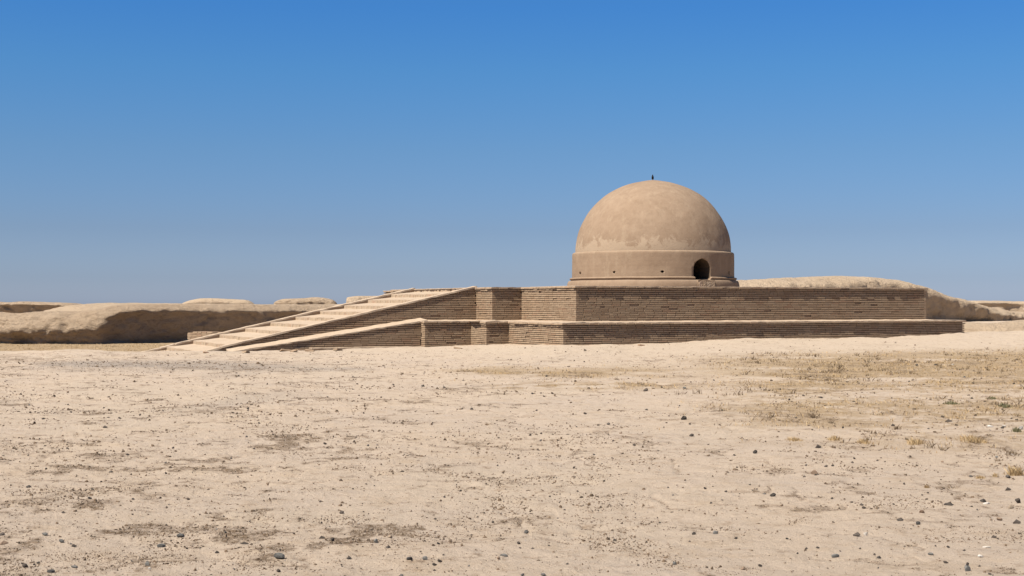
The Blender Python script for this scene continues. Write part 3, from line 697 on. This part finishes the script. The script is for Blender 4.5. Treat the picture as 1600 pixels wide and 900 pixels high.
blk = [(-1.6, 0), (-1.3, .7), (-.5, .95), (0, 1), (.22, .93), (.34, .6), (.18, .3), (.05, 0)]
ridge('mud_rampart', [(-260, 70, 488, 538, soft), (-90, 68, 487, 537.5, soft), (0, 67, 487, 537.5, soft), (25, 66.6, 490, 537, soft), (60, 66.3, 487.5, 537, soft), (130, 66, 485, 537.5, soft), (158, 66, 481, 538, soft),
      (176, 66.2, 477.5, 537.5, cut), (205, 66.8, 475.5, 536, cut), (300, 69, 475, 534, cut), (400, 71, 475.5, 532, cut), (500, 73.5, 476.5, 531, cut), (600, 77, 477, 530, cut), (760, 82, 478, 528, cut)],
      'long eroded mud rampart running behind the foot of the stairway at the left', 'wall', M_RUIN, 0.13, 0.075, 64, 3, layers=0.09, bite=0.09)
ridge('mud_block', [(215, 67.3, 506, 538, blk), (240, 67.5, 504, 538, blk), (254, 67.55, 502, 538, blk), (264, 67.7, 497.5, 537.5, blk), (278, 68.0, 498.5, 537, blk), (292, 68.3, 506, 536.5, blk)],
      'squat dark block of collapsed mud wall against the rampart near the stairway foot', 'mud block', M_RUIN, 0.08, 0.05, 40, 8, taper=(0.3, 0.05), layers=0.05, bite=0.1)
ridge('mud_wall', [(-260, 92, 473, 492, cut), (-20, 90, 472, 491, cut), (70, 89, 472, 491, cut), (132, 88, 474.5, 491, cut)],
      'low far mud wall with a rubbly face above the leftmost rampart', 'wall', M_RUIN, 0.12, 0.09, 44, 12, taper=(1, 1.4), bite=0.15)
ridge('mud_wall', [(134, 86, 478, 492, dune), (160, 85, 473, 492, dune), (220, 86, 474, 490, dune), (300, 88, 474.5, 488, dune), (420, 92, 475.5, 488, dune), (640, 98, 475, 488, dune), (800, 102, 474, 488, dune)],
      'smooth low earth wall behind the rampart, right of the notch in the skyline', 'wall', M_RUINFAR, 0.10, 0.15, 36, 15, taper=(1.2, 2))
ridge('earth_lump', [(290, 105, 476, 482, lump), (302, 104, 468, 482, lump), (306, 104, 466, 482, lump), (330, 104, 465.5, 482, lump), (372, 104, 467.5, 482, lump), (390, 104, 468.5, 482, lump), (399, 104, 474, 482, lump)],
      'smooth pale flat-topped hump on the skyline, leftmost of the three humps', 'mound', M_RUINFAR, 0.05, 0.08, 36, 18, taper=(0.2, 0.6), layers=0.0)
ridge('earth_lump', [(436, 105, 471, 483, lump), (442, 104.6, 467, 483, lump), (470, 104, 466, 483, lump), (496, 104, 463.3, 483, lump), (515, 104, 466.5, 483, lump), (528, 104, 471, 483, lump)],
      'pale hump with a dark crumbled underside, middle of the three skyline humps', 'mound', M_RUIN, 0.08, 0.08, 36, 21, taper=(0.3, 0.5), bite=0.07, layers=0.10)
ridge('earth_lump', [(540, 103, 466, 483, lump), (548, 103, 462.3, 483, lump), (600, 104, 462, 483, lump), (680, 105, 462, 483, lump), (760, 106, 464, 483, lump)],
      'long pale hump with a broken dark end behind the upper steps', 'mound', M_RUINFAR, 0.05, 0.08, 36, 24, taper=(0.12, 2), bite=0.1)
steep = [(-9, 0), (-6, .6), (-3, .92), (0, 1), (1.1, .97), (1.9, .90), (2.3, .80), (2.05, .5), (1.75, .2), (1.6, 0)]
low = [(-6, 0), (-4, .6), (-2, .92), (0, 1), (1.2, .92), (1.9, .72), (2.3, .50), (2.2, .25), (2.1, 0)]
ridge('earth_mound', [(1085, 78, 452, 512, steep), (1120, 79, 443, 512, steep), (1153, 80, 438.5, 512, steep), (1200, 81, 435.5, 512, steep), (1260, 83, 433, 512, steep), (1315, 85, 430.5, 511, steep), (1345, 86, 432.5, 510, steep), (1385, 87.5, 437, 509, steep), (1412, 88.5, 445, 508, steep),
      (1447, 90, 459, 507, steep), (1480, 91.5, 467, 506, steep), (1520, 93, 478, 505.5, low), (1560, 95, 485, 505, low), (1610, 97, 490, 504, low), (1750, 102, 496, 503, low), (1900, 106, 499, 503, low)],
      'large rounded earth mound rising behind the right half of the brick platform', 'mound', M_RUINFAR, 0.17, 0.14, 64, 27, taper=(3, 3), layers=0.10, bite=0.25)
ridge('mud_wall', [(1440, 128, 472, 492, dune), (1480, 127, 470.5, 492, dune), (1520, 126, 469.5, 491, cut), (1560, 128, 470, 490, cut), (1640, 131, 471.5, 490, dune), (1800, 138, 472, 490, dune), (2100, 150, 472, 490, dune)],
      'farthest pale earth wall on the skyline at the right edge', 'wall', M_RUINFAR, 0.10, 0.2, 40, 33, taper=(3, 3))
ridge('mud_wall', [(1518, 117, 483, 492, dune), (1545, 116.5, 480.5, 492, cut), (1566, 116, 479.5, 492, cut)],
      'short shadowed stub of wall in the hollow at the far right', 'wall', M_RUIN, 0.08, 0.12, 36, 36, taper=(1.6, 0.1))
bank = [(-2.2, 0), (-1.8, .7), (-.8, .95), (0, 1), (.35, .93), (.8, .62), (1.05, .28), (1.3, 0)]
ridge('mud_bank', [(1490, 58.5, 505, 523, bank), (1512, 58, 504, 522, bank), (1555, 58, 505, 521, bank), (1575, 58, 504, 521, bank), (1592, 58.2, 500.5, 521, bank), (1620, 58.5, 499, 520, bank), (1720, 60, 501, 520, bank), (1850, 62, 505, 520, bank)],
      'low crumbling mud bank against the right end of the lower terrace', 'bank', M_RUINFAR, 0.11, 0.06, 40, 39, taper=(0.6, 2), layers=0.04, bite=0.08)

# low remnant of brick wall beyond the foot of the stairway
def remnant():
    Y0 = 59.5; a = U(293, 531, Y0+1.2); b = U(392, 531, Y0-1.4); d = (b-a); ln = d.xy.length; d2 = d.xy.normalized(); rz = math.atan2(d2.y, d2.x)
    root = bpy.data.objects.new('brick_wall', None); COL.objects.link(root); zt = U(340, 518.7, Y0).z; zb = -0.6
    root.location = (a.x, a.y, zb); root.rotation_euler = (0, 0, rz); root['label'] = 'low sunlit remnant of brick wall just beyond the foot of the stairway'; root['category'] = 'wall'
    h = zt-zb; V = [(0, 0.03, 0), (ln, 0.03, 0), (ln, .6, 0), (0, .6, 0), (0, 0.03, h-.03), (ln, 0.03, h-.03), (ln, .6, h-.03), (0, .6, h-.03)]
    obj('wall_core', pm('wall_core', V, [tuple(f) for f in BF.tolist()], M_JOINT), root)
    rnd = random.Random(55); zz = h-0.005; k = 0
    while zz > h-0.55:
        x = -rnd.uniform(0, .3)
        while x < ln:
            l = rnd.uniform(.28, .38); x0, x1 = max(0, x), min(ln, x+l-.012); x += l
            if x1-x0 < .06 or (k == 0 and rnd.random() < .25): continue
            o = bpy.data.objects.new('brick', BM[rnd.randrange(14)]); COL.objects.link(o); o.parent = root
            dp = .62 if k == 0 else .14; o.location = ((x0+x1)/2, dp/2-rnd.uniform(0, .012), zz-.028); o.scale = (x1-x0, dp, .056)
        zz -= .07; k += 1
remnant()

# ------------------------------------------------------------------ stones
def stone_mesh(i, mat, flat=0.55, sub=1):
    bm = bmesh.new(); bmesh.ops.create_icosphere(bm, subdivisions=sub+1, radius=0.5); rnd = random.Random(4000+i)
    # chip with random planes for angular faces
    for _ in range(14):
        n = Vector([rnd.uniform(-1, 1) for _ in range(3)]).normalized(); dd = rnd.uniform(0.2, 0.40)
        for v in bm.verts:
            e = v.co.dot(n)-dd
            if e > 0: v.co -= n*e
    for v in bm.verts: v.co += Vector([rnd.uniform(-.02, .02) for _ in range(3)]); v.co.z *= flat
    xs = [v.co.x for v in bm.verts]; zs_ = [v.co.z for v in bm.verts]; k = 1/(max(xs)-min(xs)); zz = min(zs_)
    for v in bm.verts: v.co = Vector((v.co.x*k, v.co.y*k, (v.co.z-zz)*k))
    me = bpy.data.meshes.new('stone'); bm.to_mesh(me); bm.free(); me.materials.append(mat); return me
SM = {c: [stone_mesh(i+10*q, m, f) for i, f in enumerate((.8, .6, .45, .7, .95))] for q, (c, m) in enumerate((('k', M_STONE), ('b', M_STONEB), ('g', M_STONEG), ('p', M_STONEP)))}
CN = {'k': 'dark', 'b': 'brown', 'g': 'grey', 'p': 'pale'}
def ground_at(px, py):
    a = (px-800)/F; Y = EYE*F/(py-HZ)
    for _ in range(25):
        z = float(gz(a*Y, Y)); Yn = (EYE-z)*F/(py-HZ); Y = 0.5*Y+0.5*min(Yn, 80)
    return Vector((a*Y, Y, float(gz(a*Y, Y))))
srnd = random.Random(99); SMALLS = []
def stone(px, py, w, h=None, c='k', label=None, group=None, name='stone'):
    h = h or w*0.5; p = ground_at(px, py+h*0.35); s = w/F*p.y
    ms = SM[c]; r = h/w; me = min(ms, key=lambda m: abs((max(v.co.z for v in m.vertices))-r)+srnd.random()*0.12)
    o = bpy.data.objects.new(name, me); COL.objects.link(o)
    zh_ = max(v.co.z for v in me.vertices); o.scale = (s, s*srnd.uniform(.6, .95), s*r/zh_*1.3)
    o.rotation_euler = (0, 0, srnd.uniform(-.5, .5)+(math.pi if srnd.random() < .5 else 0)); o.location = (p.x, p.y, p.z-0.22*s*r)
    o['label'] = label or ('small %s stone lying on the open dusty ground' % CN[c]); o['category'] = 'stone'
    o['group'] = group or ('small %s stones scattered on the ground' % CN[c])
    if label: del o['group']
    else: SMALLS.append((o, px, py, w, c))
    return o
BIG = [
 (436, 869, 19, 9, 'g', 'largest rough grey stone in the lower left foreground, speckled dark'),
 (437, 891, 7, 5, 'k', 'small dark stone right at the bottom edge below the largest grey stone'),
 (1511, 888, 14, 8, 'g', 'rounded grey stone in the lower right corner with a smaller one behind it'),
 (1510, 881, 7, 5, 'k', 'small dark stone touching the back of the rounded grey corner stone'),
 (1305, 868, 14, 5, 'g', 'flat pale grey slab of stone in the lower right foreground'),
 (1338, 835, 12, 6, 'k', 'dark wedge-shaped stone beside a small pale one in the right foreground'),
 (1351, 834, 7, 5, 'p', 'small pale stone beside the dark wedge-shaped stone'),
 (1482, 787, 17, 5, 'k', 'long low dark stone lying like a bar in the right foreground'),
 (1406, 811, 12, 4.5, 'k', 'low dark triangular stone below and left of the long dark bar stone'),
 (1433, 817.5, 7, 5, 'g', 'small bluish grey stone just right of the low triangular stone'),
 (1587, 815, 12, 6, 'k', 'dark rounded stone at the right edge, lower of two near the edge'),
 (1589, 783, 9, 7.5, 'k', 'upright pointed dark stone at the right edge'),
 (1573, 764, 10, 5, 'k', 'dark low stone above the pointed one near the right edge'),
 (1575, 744.5, 8, 5, 'k', 'small dark stone below the big straw tuft at the right edge'),
 (1277, 697.5, 11, 5, 'k', 'dark blocky stone alone below the grassy strip at the right'),
 (1271, 738, 12, 6.5, 'b', 'brown angular clod like a broken brick on the right'),
 (1481, 657.5, 11, 4, 'k', 'dark flat stone on the straw-coloured slope at the right'),
 (1068, 653.5, 9, 6, 'k', 'dark stone standing alone in the middle distance below the dome'),
 (1009, 609.5, 8, 4.5, 'k', 'black stone farthest out, on the straw strip below the dome'),
 (1179, 706, 8, 5, 'k', 'dark lump at the end of a brown streak right of centre'),
 (1118, 832, 9, 5, 'g', 'grey-topped stone right of another dark one in the centre right foreground'),
 (1083, 833, 7.5, 4, 'k', 'dark stone just left of the grey-topped stone in the foreground'),
 (1053, 880, 6.5, 4.5, 'g', 'small speckled grey stone near the bottom edge right of centre'),
 (1187, 883, 7, 4, 'k', 'small black stone near the bottom edge below the dome doorway'),
 (822, 831, 7.5, 6, 'g', 'rounded slate-grey stone in the centre foreground'),
 (811, 848, 6, 4, 'k', 'small dark stone below the rounded slate-grey one in the centre'),
 (786, 866, 13, 5, 'g', 'flat grey stone in the centre foreground with a brown clod beside it'),
 (779, 871.5, 5, 4, 'b', 'small brown clod touching the flat grey centre stone'),
 (687, 876, 8, 4, 'k', 'dark stone with a bluish top, rightmost of a row of three'),
 (664, 872, 8, 5.5, 'g', 'rounded brownish grey stone, middle of a row of three'),
 (640, 872, 9, 5, 'g', 'pale grey stone, leftmost of a row of three'),
 (588, 845, 6.5, 6, 'g', 'small upright grey stone left of centre in the foreground'),
 (549, 846, 6, 3.5, 'b', 'small brown stone left of the small upright grey one'),
 (520, 843, 6.5, 6, 'k', 'dark upright stone casting a streak to its left'),
 (503, 839, 10, 4, 'k', 'low dark stone just left of the dark upright one'),
 (282, 836.5, 12, 5.5, 'g', 'long grey stone standing out in the lower left'),
 (254, 852, 14, 5, 'g', 'flat grey stone below a brown clod in the lower left'),
 (250, 844, 14, 4.5, 'b', 'ragged brown clod above a flat grey stone in the lower left'),
 (71, 834, 11, 4, 'g', 'thin grey stone near the left edge'),
 (7, 848, 15, 5, 'b', 'brown flat stone at the very left edge'),
 (42, 883.5, 9, 6, 'k', 'dark brown lump in the bottom left corner'),
 (82, 892, 13, 5, 'g', 'flat grey stone lying at the bottom left edge'),
 (231, 881, 8, 6, 'g', 'grey stone with a white chip in front in the brown patch at lower left'),
 (235, 887.5, 4.5, 3.5, 'p', 'tiny white chip in front of a grey stone in the brown patch'),
 (117, 885, 11, 4, 'g', 'pale grey flat stone between two stones in the bottom left corner'),
 (383, 848, 14, 3, 'k', 'thin dark sliver of stone left of the largest grey stone'),
 (165, 667, 8, 3.5, 'k', 'dark flat stone alone on the bare ground at the left'),
 (46, 760, 9, 4, 'k', 'pointed dark stone above the brown patch near the left edge'),
 (1540, 786, 12, 3, 'p', 'pale flat stone beneath a small dark one near the right edge'),
 (1540, 854, 13, 3, 'p', 'thin pale slab in the lower right foreground'),
 (1530, 868, 9, 3.5, 'p', 'small pale flat chip below the thin pale slab'),
 (1546, 666, 10, 3, 'p', 'white flat stone on the slope at the right, leftmost of the white ones'),
 (1594, 669, 9, 5, 'p', 'whitish rounded stone beside a green weed at the right edge'),
 (1452, 865, 9, 4, 'g', 'small grey stone between the flat grey slab and the right corner'),
 (1476, 878, 8, 4, 'k', 'dark stone up and left of the rounded grey corner stone'),
]
for s in BIG: stone(s[0], s[1], s[2], s[3], s[4], s[5])
SMALL = [(145, 764, 6), (141, 778, 7), (209, 779, 5), (295, 779.5, 6), (100, 800, 6), (208, 803, 4), (5, 834, 9), (112, 849, 6), (117, 852, 8), (97, 845, 10, 'g'), (340, 862, 7), (207, 876, 6), (314, 855, 4), (61, 879, 5),
 (546, 871, 8), (685, 848.5, 6), (680, 810, 5), (770, 815, 5), (607, 854, 8), (628, 898, 6, 'g'), (508, 693, 6), (501, 783, 5), (534, 800, 8), (787, 783, 3), (679, 881.5, 8), (679, 890, 5), (610, 838, 8, 'b'), (693, 866, 4),
 (832, 856, 5), (859, 775, 4), (960, 843, 6), (1077, 845, 4), (1154, 857, 4.5), (1149, 840, 6), (886, 880, 5), (997, 882, 4), (1194, 771, 6), (1101, 763, 5), (1051, 773, 4), (1030, 816, 5), (882, 796, 4), (991, 694.5, 6), (928, 710, 5),
 (1147, 711, 5), (848, 897, 8, 'g'), (816, 897, 7, 'g'), (1160, 888, 7, 'b'), (1134, 767, 5), (1171, 757, 4), (950, 662, 6), (832, 615, 5), (850, 619, 4), (1115, 594, 4), (1069, 606, 6, 'g'), (1010, 640, 5), (1080, 680, 8), (1129, 641, 6),
 (914, 646, 6), (1256, 744, 5), (1331, 722, 5), (1290, 728, 6), (1300, 727, 5), (1299, 778, 5), (1330, 784, 5), (1345, 788, 7), (1349, 793, 7), (1277, 855, 6), (1372, 870, 7), (1516, 744, 7), (1535, 782, 10), (1578, 792, 10, 'b'),
 (1517, 791, 5), (1551, 838, 8), (1560, 811, 9, 'b'), (1545, 896, 6), (1207, 773, 10), (1229, 841, 5), (1439, 799, 9, 'b'), (1472, 651, 6), (1461, 570, 5), (1432, 570, 5), (1488, 570, 5, 'p'), (1518, 622, 5), (1283, 621, 5), (1255, 618, 5),
 (1394, 664, 7), (1568, 666, 6, 'p'), (1565, 668, 6), (255, 641, 3.5), (107, 632, 4), (163, 637, 4), (68, 654, 5), (187, 653, 6), (175, 737, 6), (200, 710, 6), (106, 700, 5), (512, 620, 3.5), (661, 603, 6), (694, 605, 5), (737, 639, 6),
 (1412, 853, 4), (1343, 856, 5), (1259, 856, 5), (1370, 719, 4), (1382, 721, 3), (1480, 854, 6), (1505, 859, 5), (1440, 773, 4), (1110, 785, 5), (1128, 781, 4), (1155, 771, 3)]
for s in SMALL: stone(s[0], s[1], s[2], None, s[3] if len(s) > 3 else 'k')
for _ in range(300-len(BIG)-len(SMALL)):
    py = srnd.uniform(585, 899); px = srnd.uniform(-20, 1620); w = srnd.uniform(2.6, 4.6)
    stone(px, py, w, w*srnd.uniform(.45, .75), srnd.choice('kkkkbg'))

# bricks fallen from the ramp and the stairway
for i, (px, py, lab) in enumerate([(446, 548.5, 'fallen brick lying at the low end of the side ramp'), (459, 549.5, 'second fallen brick lying a little out from the low end of the side ramp'), (484, 548.7, 'fallen brick at the left end of the low plinth'),
        (322, 551.5, 'broken brick at the foot of the near stair parapet'), (528, 547.6, 'fallen brick half buried in front of the low plinth'), (384, 551.2, 'broken brick between the stair foot and the side ramp'), (716, 545.0, 'fallen brick at the right end of the low plinth'), (1002, 540.5, 'fallen brick at the foot of the lower terrace below the dome')]):
    p = ground_at(px, py); o = bpy.data.objects.new('fallen_brick', BM[i % 14]); COL.objects.link(o); o.location = p+Vector((0, 0, 0.018)); k = srnd.uniform(.5, 1)
    o.scale = (.34*k, .2, .055); o.rotation_euler = (srnd.uniform(-.25, .25), srnd.uniform(-.2, .2), srnd.uniform(-1, 1)); o['label'] = lab; o['category'] = 'brick'; o['group'] = 'bricks fallen round the foot of the stupa'

# single each small stone out by the landmark it lies next to
LMK = [(436, 869, 'the largest grey stone'), (1511, 886, 'the rounded grey corner stone'), (1305, 868, 'the flat grey slab'), (1340, 835, 'the dark wedge-shaped stone'), (1482, 787, 'the long dark bar-like stone'),
 (1406, 811, 'the low triangular stone'), (1588, 799, 'the two stones at the right edge'), (1585, 735, 'the largest straw tuft'), (1277, 697, 'the dark blocky stone'), (1271, 738, 'the brown brick-like clod'),
 (1481, 657, 'the dark flat slope stone'), (1068, 653, 'the lone stone below the dome'), (1009, 609, 'the farthest black stone'), (1179, 706, 'the lump on the brown streak'), (1100, 833, 'the close foreground pair of stones'),
 (1053, 880, 'the speckled stone at the bottom edge'), (822, 831, 'the rounded slate-grey stone'), (784, 867, 'the flat grey stone with a clod'), (664, 872, 'the row of three stones'), (588, 845, 'the small upright grey stone'),
 (512, 841, 'the dark upright stone'), (282, 836, 'the long grey stone'), (254, 848, 'the ragged brown clod'), (71, 834, 'the thin grey stone'), (42, 883, 'the brown lump in the corner'), (231, 883, 'the stone with a white chip'),
 (165, 667, 'the lone flat stone at the left'), (46, 760, 'the pointed dark stone at the left'), (1160, 729, 'the small dead branch'), (1520, 686, 'the wide straw tuft'), (1430, 690, 'the ragged straw tuft'), (1303, 685, 'the leftmost slope tuft'),
 (1485, 630, 'the left green weed'), (1568, 634, 'the right green weed'), (1272, 650, 'the single dry stalk'), (964, 592, 'the round dead bush'), (383, 848, 'the thin dark sliver of stone'), (1187, 883, 'the black stone at the bottom edge')]
used_labels = set()
for (o, px, py, w, c) in SMALLS:
    near = sorted(LMK, key=lambda q: math.hypot((q[0]-px), (q[1]-py)*2.2))[:7]; done = False
    for (lx, ly, nm) in near:
        dx_, dy_ = px-lx, (py-ly)*2.2; dist = math.hypot(dx_, dy_)
        if dist < 4: continue
        far = 'just ' if dist < 45 else ('' if dist < 150 else 'well ')
        rel = ('left of' if dx_ < 0 else 'right of') if abs(dx_) > abs(dy_) else ('behind' if dy_ < 0 else 'in front of')
        if len(nm.split()) > 6 and dist < 1e9: nm = nm.replace('the ', '', 1)
        sz = 'tiny' if w < 3.6 else ('small' if w < 5.6 else 'fist-sized')
        for lab in ('%s %s stone %s%s %s' % (sz, CN[c], far, rel, nm), '%s %s stone %s%s and a little %s %s' % (sz, CN[c], far, rel, ('behind' if dy_ < 0 else 'in front') if abs(dx_) > abs(dy_) else ('to the left' if dx_ < 0 else 'to the right'), 'from '+nm if False else 'of '+nm)):
            lab = lab.replace('left of and a little behind of', 'left of and behind').replace('right of and a little behind of', 'right of and behind').replace('left of and a little in front of', 'left of and in front of').replace('right of and a little in front of', 'right of and in front of').replace('behind and a little to the left of', 'behind and left of').replace('behind and a little to the right of', 'behind and right of').replace('in front of and a little to the left of', 'in front and left of').replace('in front of and a little to the right of', 'in front and right of')
            if lab not in used_labels: used_labels.add(lab); o['label'] = lab; done = True; break
        if done: break

# pebbles and crumbs: far too many to count
def pebbles():
    rs = np.random.RandomState(5); N = 170000
    # even over the picture means thinning with distance, as distant crumbs are lost in the dust
    a = rs.uniform(-0.46, 0.46, N); v = rs.uniform(0, 1, N)**0.9; py = 545+(940-545)*v; Y = EYE*F/(py-HZ)
    ymax = np.interp(a*F+800, YX, YY)-0.5; Y = np.minimum(Y, ymax-rs.uniform(0, 6, N)*(Y > ymax)); x = a*Y
    hum, cru, gri, stw = masks(x, Y)
    p = 0.05+0.16*ss(25, 42, Y)+0.9*hum+0.9*gri+0.3*stw+0.09*ss(2, -2, x)-0.1*cru+0.8*ss(0.12, 0.42, fbm2(x*1.3, Y*1.3, 5, 201))+0.5*ss(0.3, 0.5, fbm2(x*0.5, Y*0.5, 4, 207))*ss(3, -3, x); keep = rs.uniform(0, 1, N) < p
    x, Y = x[keep], Y[keep]; n = len(x); z = gz(x, Y)
    px = rs.lognormal(-0.05, 0.5, n)*1.0; px = np.clip(px*np.clip(1.25-Y/75, .6, 1.1), 0.4, 3.6); s = px/F*Y*1.4; s = np.maximum(s, 0.006)
    ph = np.array([(1, .8, 0), (-1, .9, 0), (-.9, -1, 0), (.9, -.8, 0), (.62, .5, .95), (-.6, .55, .8), (-.65, -.5, 1.0), (.5, -.6, .7)], float)
    fc = np.array([(4, 5, 6, 7), (0, 1, 5, 4), (1, 2, 6, 5), (2, 3, 7, 6), (3, 0, 4, 7)])
    V = np.repeat(ph[None], n, 0)+rs.uniform(-.34, .34, (n, 8, 3)); ang_ = rs.uniform(0, 6.28, n); c, s_ = np.cos(ang_)[:, None], np.sin(ang_)[:, None]
    X = V[..., 0]*c-V[..., 1]*s_; Yv = V[..., 0]*s_+V[..., 1]*c; el = rs.uniform(.6, 1.5, n)[:, None]
    P = np.stack([x[:, None]+X*s[:, None]*.42*el, Y[:, None]+Yv*s[:, None]*.42, z[:, None]+V[..., 2]*s[:, None]*rs.uniform(.25, .75, n)[:, None]-0.06*s[:, None]], -1)
    Fc = (fc[None]+8*np.arange(n)[:, None, None]).reshape(-1, 4)
    o = obj('gravel', mesh_np('gravel', P.reshape(-1, 3), Fc, M_PEB, False, dict(tint=np.repeat(rs.uniform(0, .93, n), 8)), 4), None, kind='stuff')
    o['label'] = 'countless pebbles and soil crumbs strewn over the dusty ground'; o['category'] = 'gravel'
pebbles()

# ------------------------------------------------------------------ dry grass
def blades(name, x, y, hgt, wid, mat, rs, lean=0.6, root=None):
    n = len(x); z = gz(x, y); a = rs.uniform(0, 6.28, n); l = rs.uniform(.1, lean, n)*hgt; b = a+rs.uniform(-.6, .6, n)
    dx, dy = np.cos(a)*wid*.5, np.sin(a)*wid*.5; ex, ey = np.cos(b+1.4)*l, np.sin(b+1.4)*l
    P = np.stack([np.stack([x-dx, y-dy, z-.005], -1), np.stack([x+dx, y+dy, z-.005], -1), np.stack([x+ex*.45+dx*.6, y+ey*.45+dy*.6, z+hgt*.6], -1), np.stack([x+ex, y+ey, z+hgt], -1)], 1)
    Fc = (np.array([[0, 1, 2, 3]])[None]+4*np.arange(n)[:, None, None]).reshape(-1, 4)
    if root is not None: P = P-np.array(root)
    return mesh_np(name, P.reshape(-1, 3), Fc, mat, False, dict(tint=np.repeat(rs.uniform(0, 1, n), 4)))
def stubble():
    rs = np.random.RandomState(8); N = 260000
    Y = rs.uniform(14, 66, N); a = rs.uniform(-.42, .42, N); x = a*Y
    hum, cru, gri, stw = masks(x, Y); cl = ss(-0.05, 0.35, fbm2(x*2.2, Y*2.2, 4, 301))
    keep = rs.uniform(0, 1, N) < stw*cl*0.9
    inside = (Y > 46) & (a > -0.19) & (a < 0.5); keep &= ~inside
    x, Y = x[keep], Y[keep]; n = len(x)
    o = obj('dry_grass', blades('dry_grass', x, Y, rs.uniform(.012, .06, n), rs.uniform(.006, .016, n)*np.clip(Y/22, .6, 2), M_STRAW, rs, 1.2), None, kind='stuff')
    o['label'] = 'short dry straw-coloured stubble covering the ground in strips'; o['category'] = 'grass'
stubble()
def sprigs():
    rs = np.random.RandomState(18); N = 2600; Y = rs.uniform(15, 44, N); a = rs.uniform(-.05, .42, N); x = a*Y
    hum, cru, gri, stw = masks(x, Y); keep = rs.uniform(0, 1, N) < stw*ss(-0.1, 0.3, fbm2(x*1.1, Y*1.1, 4, 401))*0.8*ss(0.02, 0.2, a)
    x, Y = x[keep], Y[keep]; k = 12; n = len(x); xs = np.repeat(x, k)+rs.normal(0, .045, n*k); ys = np.repeat(Y, k)+rs.normal(0, .06, n*k)
    o = obj('dead_weeds', blades('dead_weeds', xs, ys, rs.uniform(.02, .11, n*k)*np.repeat(rs.uniform(.4, 1.1, n), k), rs.uniform(.006, .014, n*k)*np.clip(ys/20, .8, 1.8), M_TWIG, rs, 1.2), None, kind='stuff')
    o['label'] = 'scattered dead weeds and brown sprigs on the straw-coloured ground at the right'; o['category'] = 'dead weeds'
sprigs()
TUFTS = [
 (1585, 738, 30, 17, 's', 'largest golden straw tuft at the right edge'), (1520, 686, 42, 12, 's', 'wide low golden straw tuft on the slope at the right'),
 (1430, 690, 26, 12, 's', 'ragged straw tuft left of the wide low one on the right slope'), (1426, 699, 12, 8, 't', 'small dark twiggy weed in front of the ragged straw tuft'),
 (1472, 701, 14, 10, 't', 'dark spindly weed between two straw tufts at the right'), (1303, 685, 22, 8, 's', 'thin straw tuft leftmost on the right slope'),
 (1350, 690, 26, 8, 's', 'flattened straw tuft just right of the leftmost one'), (1272, 650, 8, 12, 't', 'single upright dry stalk on the straw strip at the right'),
 (1298, 660, 16, 6, 't', 'arched dead twigs below the single upright stalk'), (1580, 708, 26, 9, 't', 'brown twiggy weed above the largest straw tuft'),
 (1485, 630, 22, 6, 'g', 'low dull green weed on the slope, left of two'), (1568, 634, 20, 8, 'g', 'low dull green weed nearer the right edge'),
 (1588, 672, 14, 9, 'g', 'dark green weed beside the whitish stone at the right edge'), (1550, 622, 14, 5, 'g', 'small grey-green weed highest on the right slope'),
 (1447, 760, 8, 6, 's', 'tiny straw sprig in the open ground below the slope'), (1490, 760, 20, 7, 't', 'thin dead brushwood right of the tiny straw sprig'),
 (1530, 745, 14, 6, 's', 'small straw tuft left of the small dark stone near the right edge'), (1554, 742, 9, 7, 's', 'narrow straw sprig between a dark stone and its twin tuft'),
 (964, 592, 8, 5, 't', 'tiny round dead bush on the straw strip below the dome'), (630, 583, 8, 4, 't', 'tiny dead bush on the grey strip below the side ramp'),
 (1160, 729, 13, 6, 't', 'small dark branch lying on bare ground right of centre'), (1560, 718, 14, 5, 't', 'sparse dry weed just above the big straw tuft'),
 (1400, 668, 22, 8, 't', 'sparse brown weed in the middle of the right slope'), (1240, 686, 26, 6, 's', 'faint flattened straw patch left of the right slope tufts')]
for i, (px, py, w, h, kd, lab) in enumerate(TUFTS):
    rs = np.random.RandomState(70+i); p = ground_at(px, py+h*0.3); W_ = w/F*p.y; H_ = h/F*p.y
    n = int({'s': 150, 't': 40, 'g': 120}[kd]*max(.5, w/24)); x = p.x+np.clip(rs.normal(0, W_*.24, n), -W_*.5, W_*.5); y = p.y+np.clip(rs.normal(0, W_*.3, n), -W_*.45, W_*.45)
    hg = H_*rs.uniform(.35, 1.05, n)*np.exp(-((x-p.x)/(W_*.5))**2*.8); wd = {'s': .010, 't': .008, 'g': .018}[kd]*p.y/16
    me = blades('weed', x, y, hg, wd*rs.uniform(.5, 1.2, n), {'s': M_STRAW, 't': M_TWIG, 'g': M_GREEN}[kd], rs, .9 if kd != 't' else 1.3, (p.x, p.y, p.z))
    o = obj({'s': 'grass_tuft', 't': 'dry_weed', 'g': 'green_weed'}[kd], me, None); o.location = p; o['label'] = lab; o['category'] = {'s': 'grass tuft', 't': 'dry weed', 'g': 'weed'}[kd]
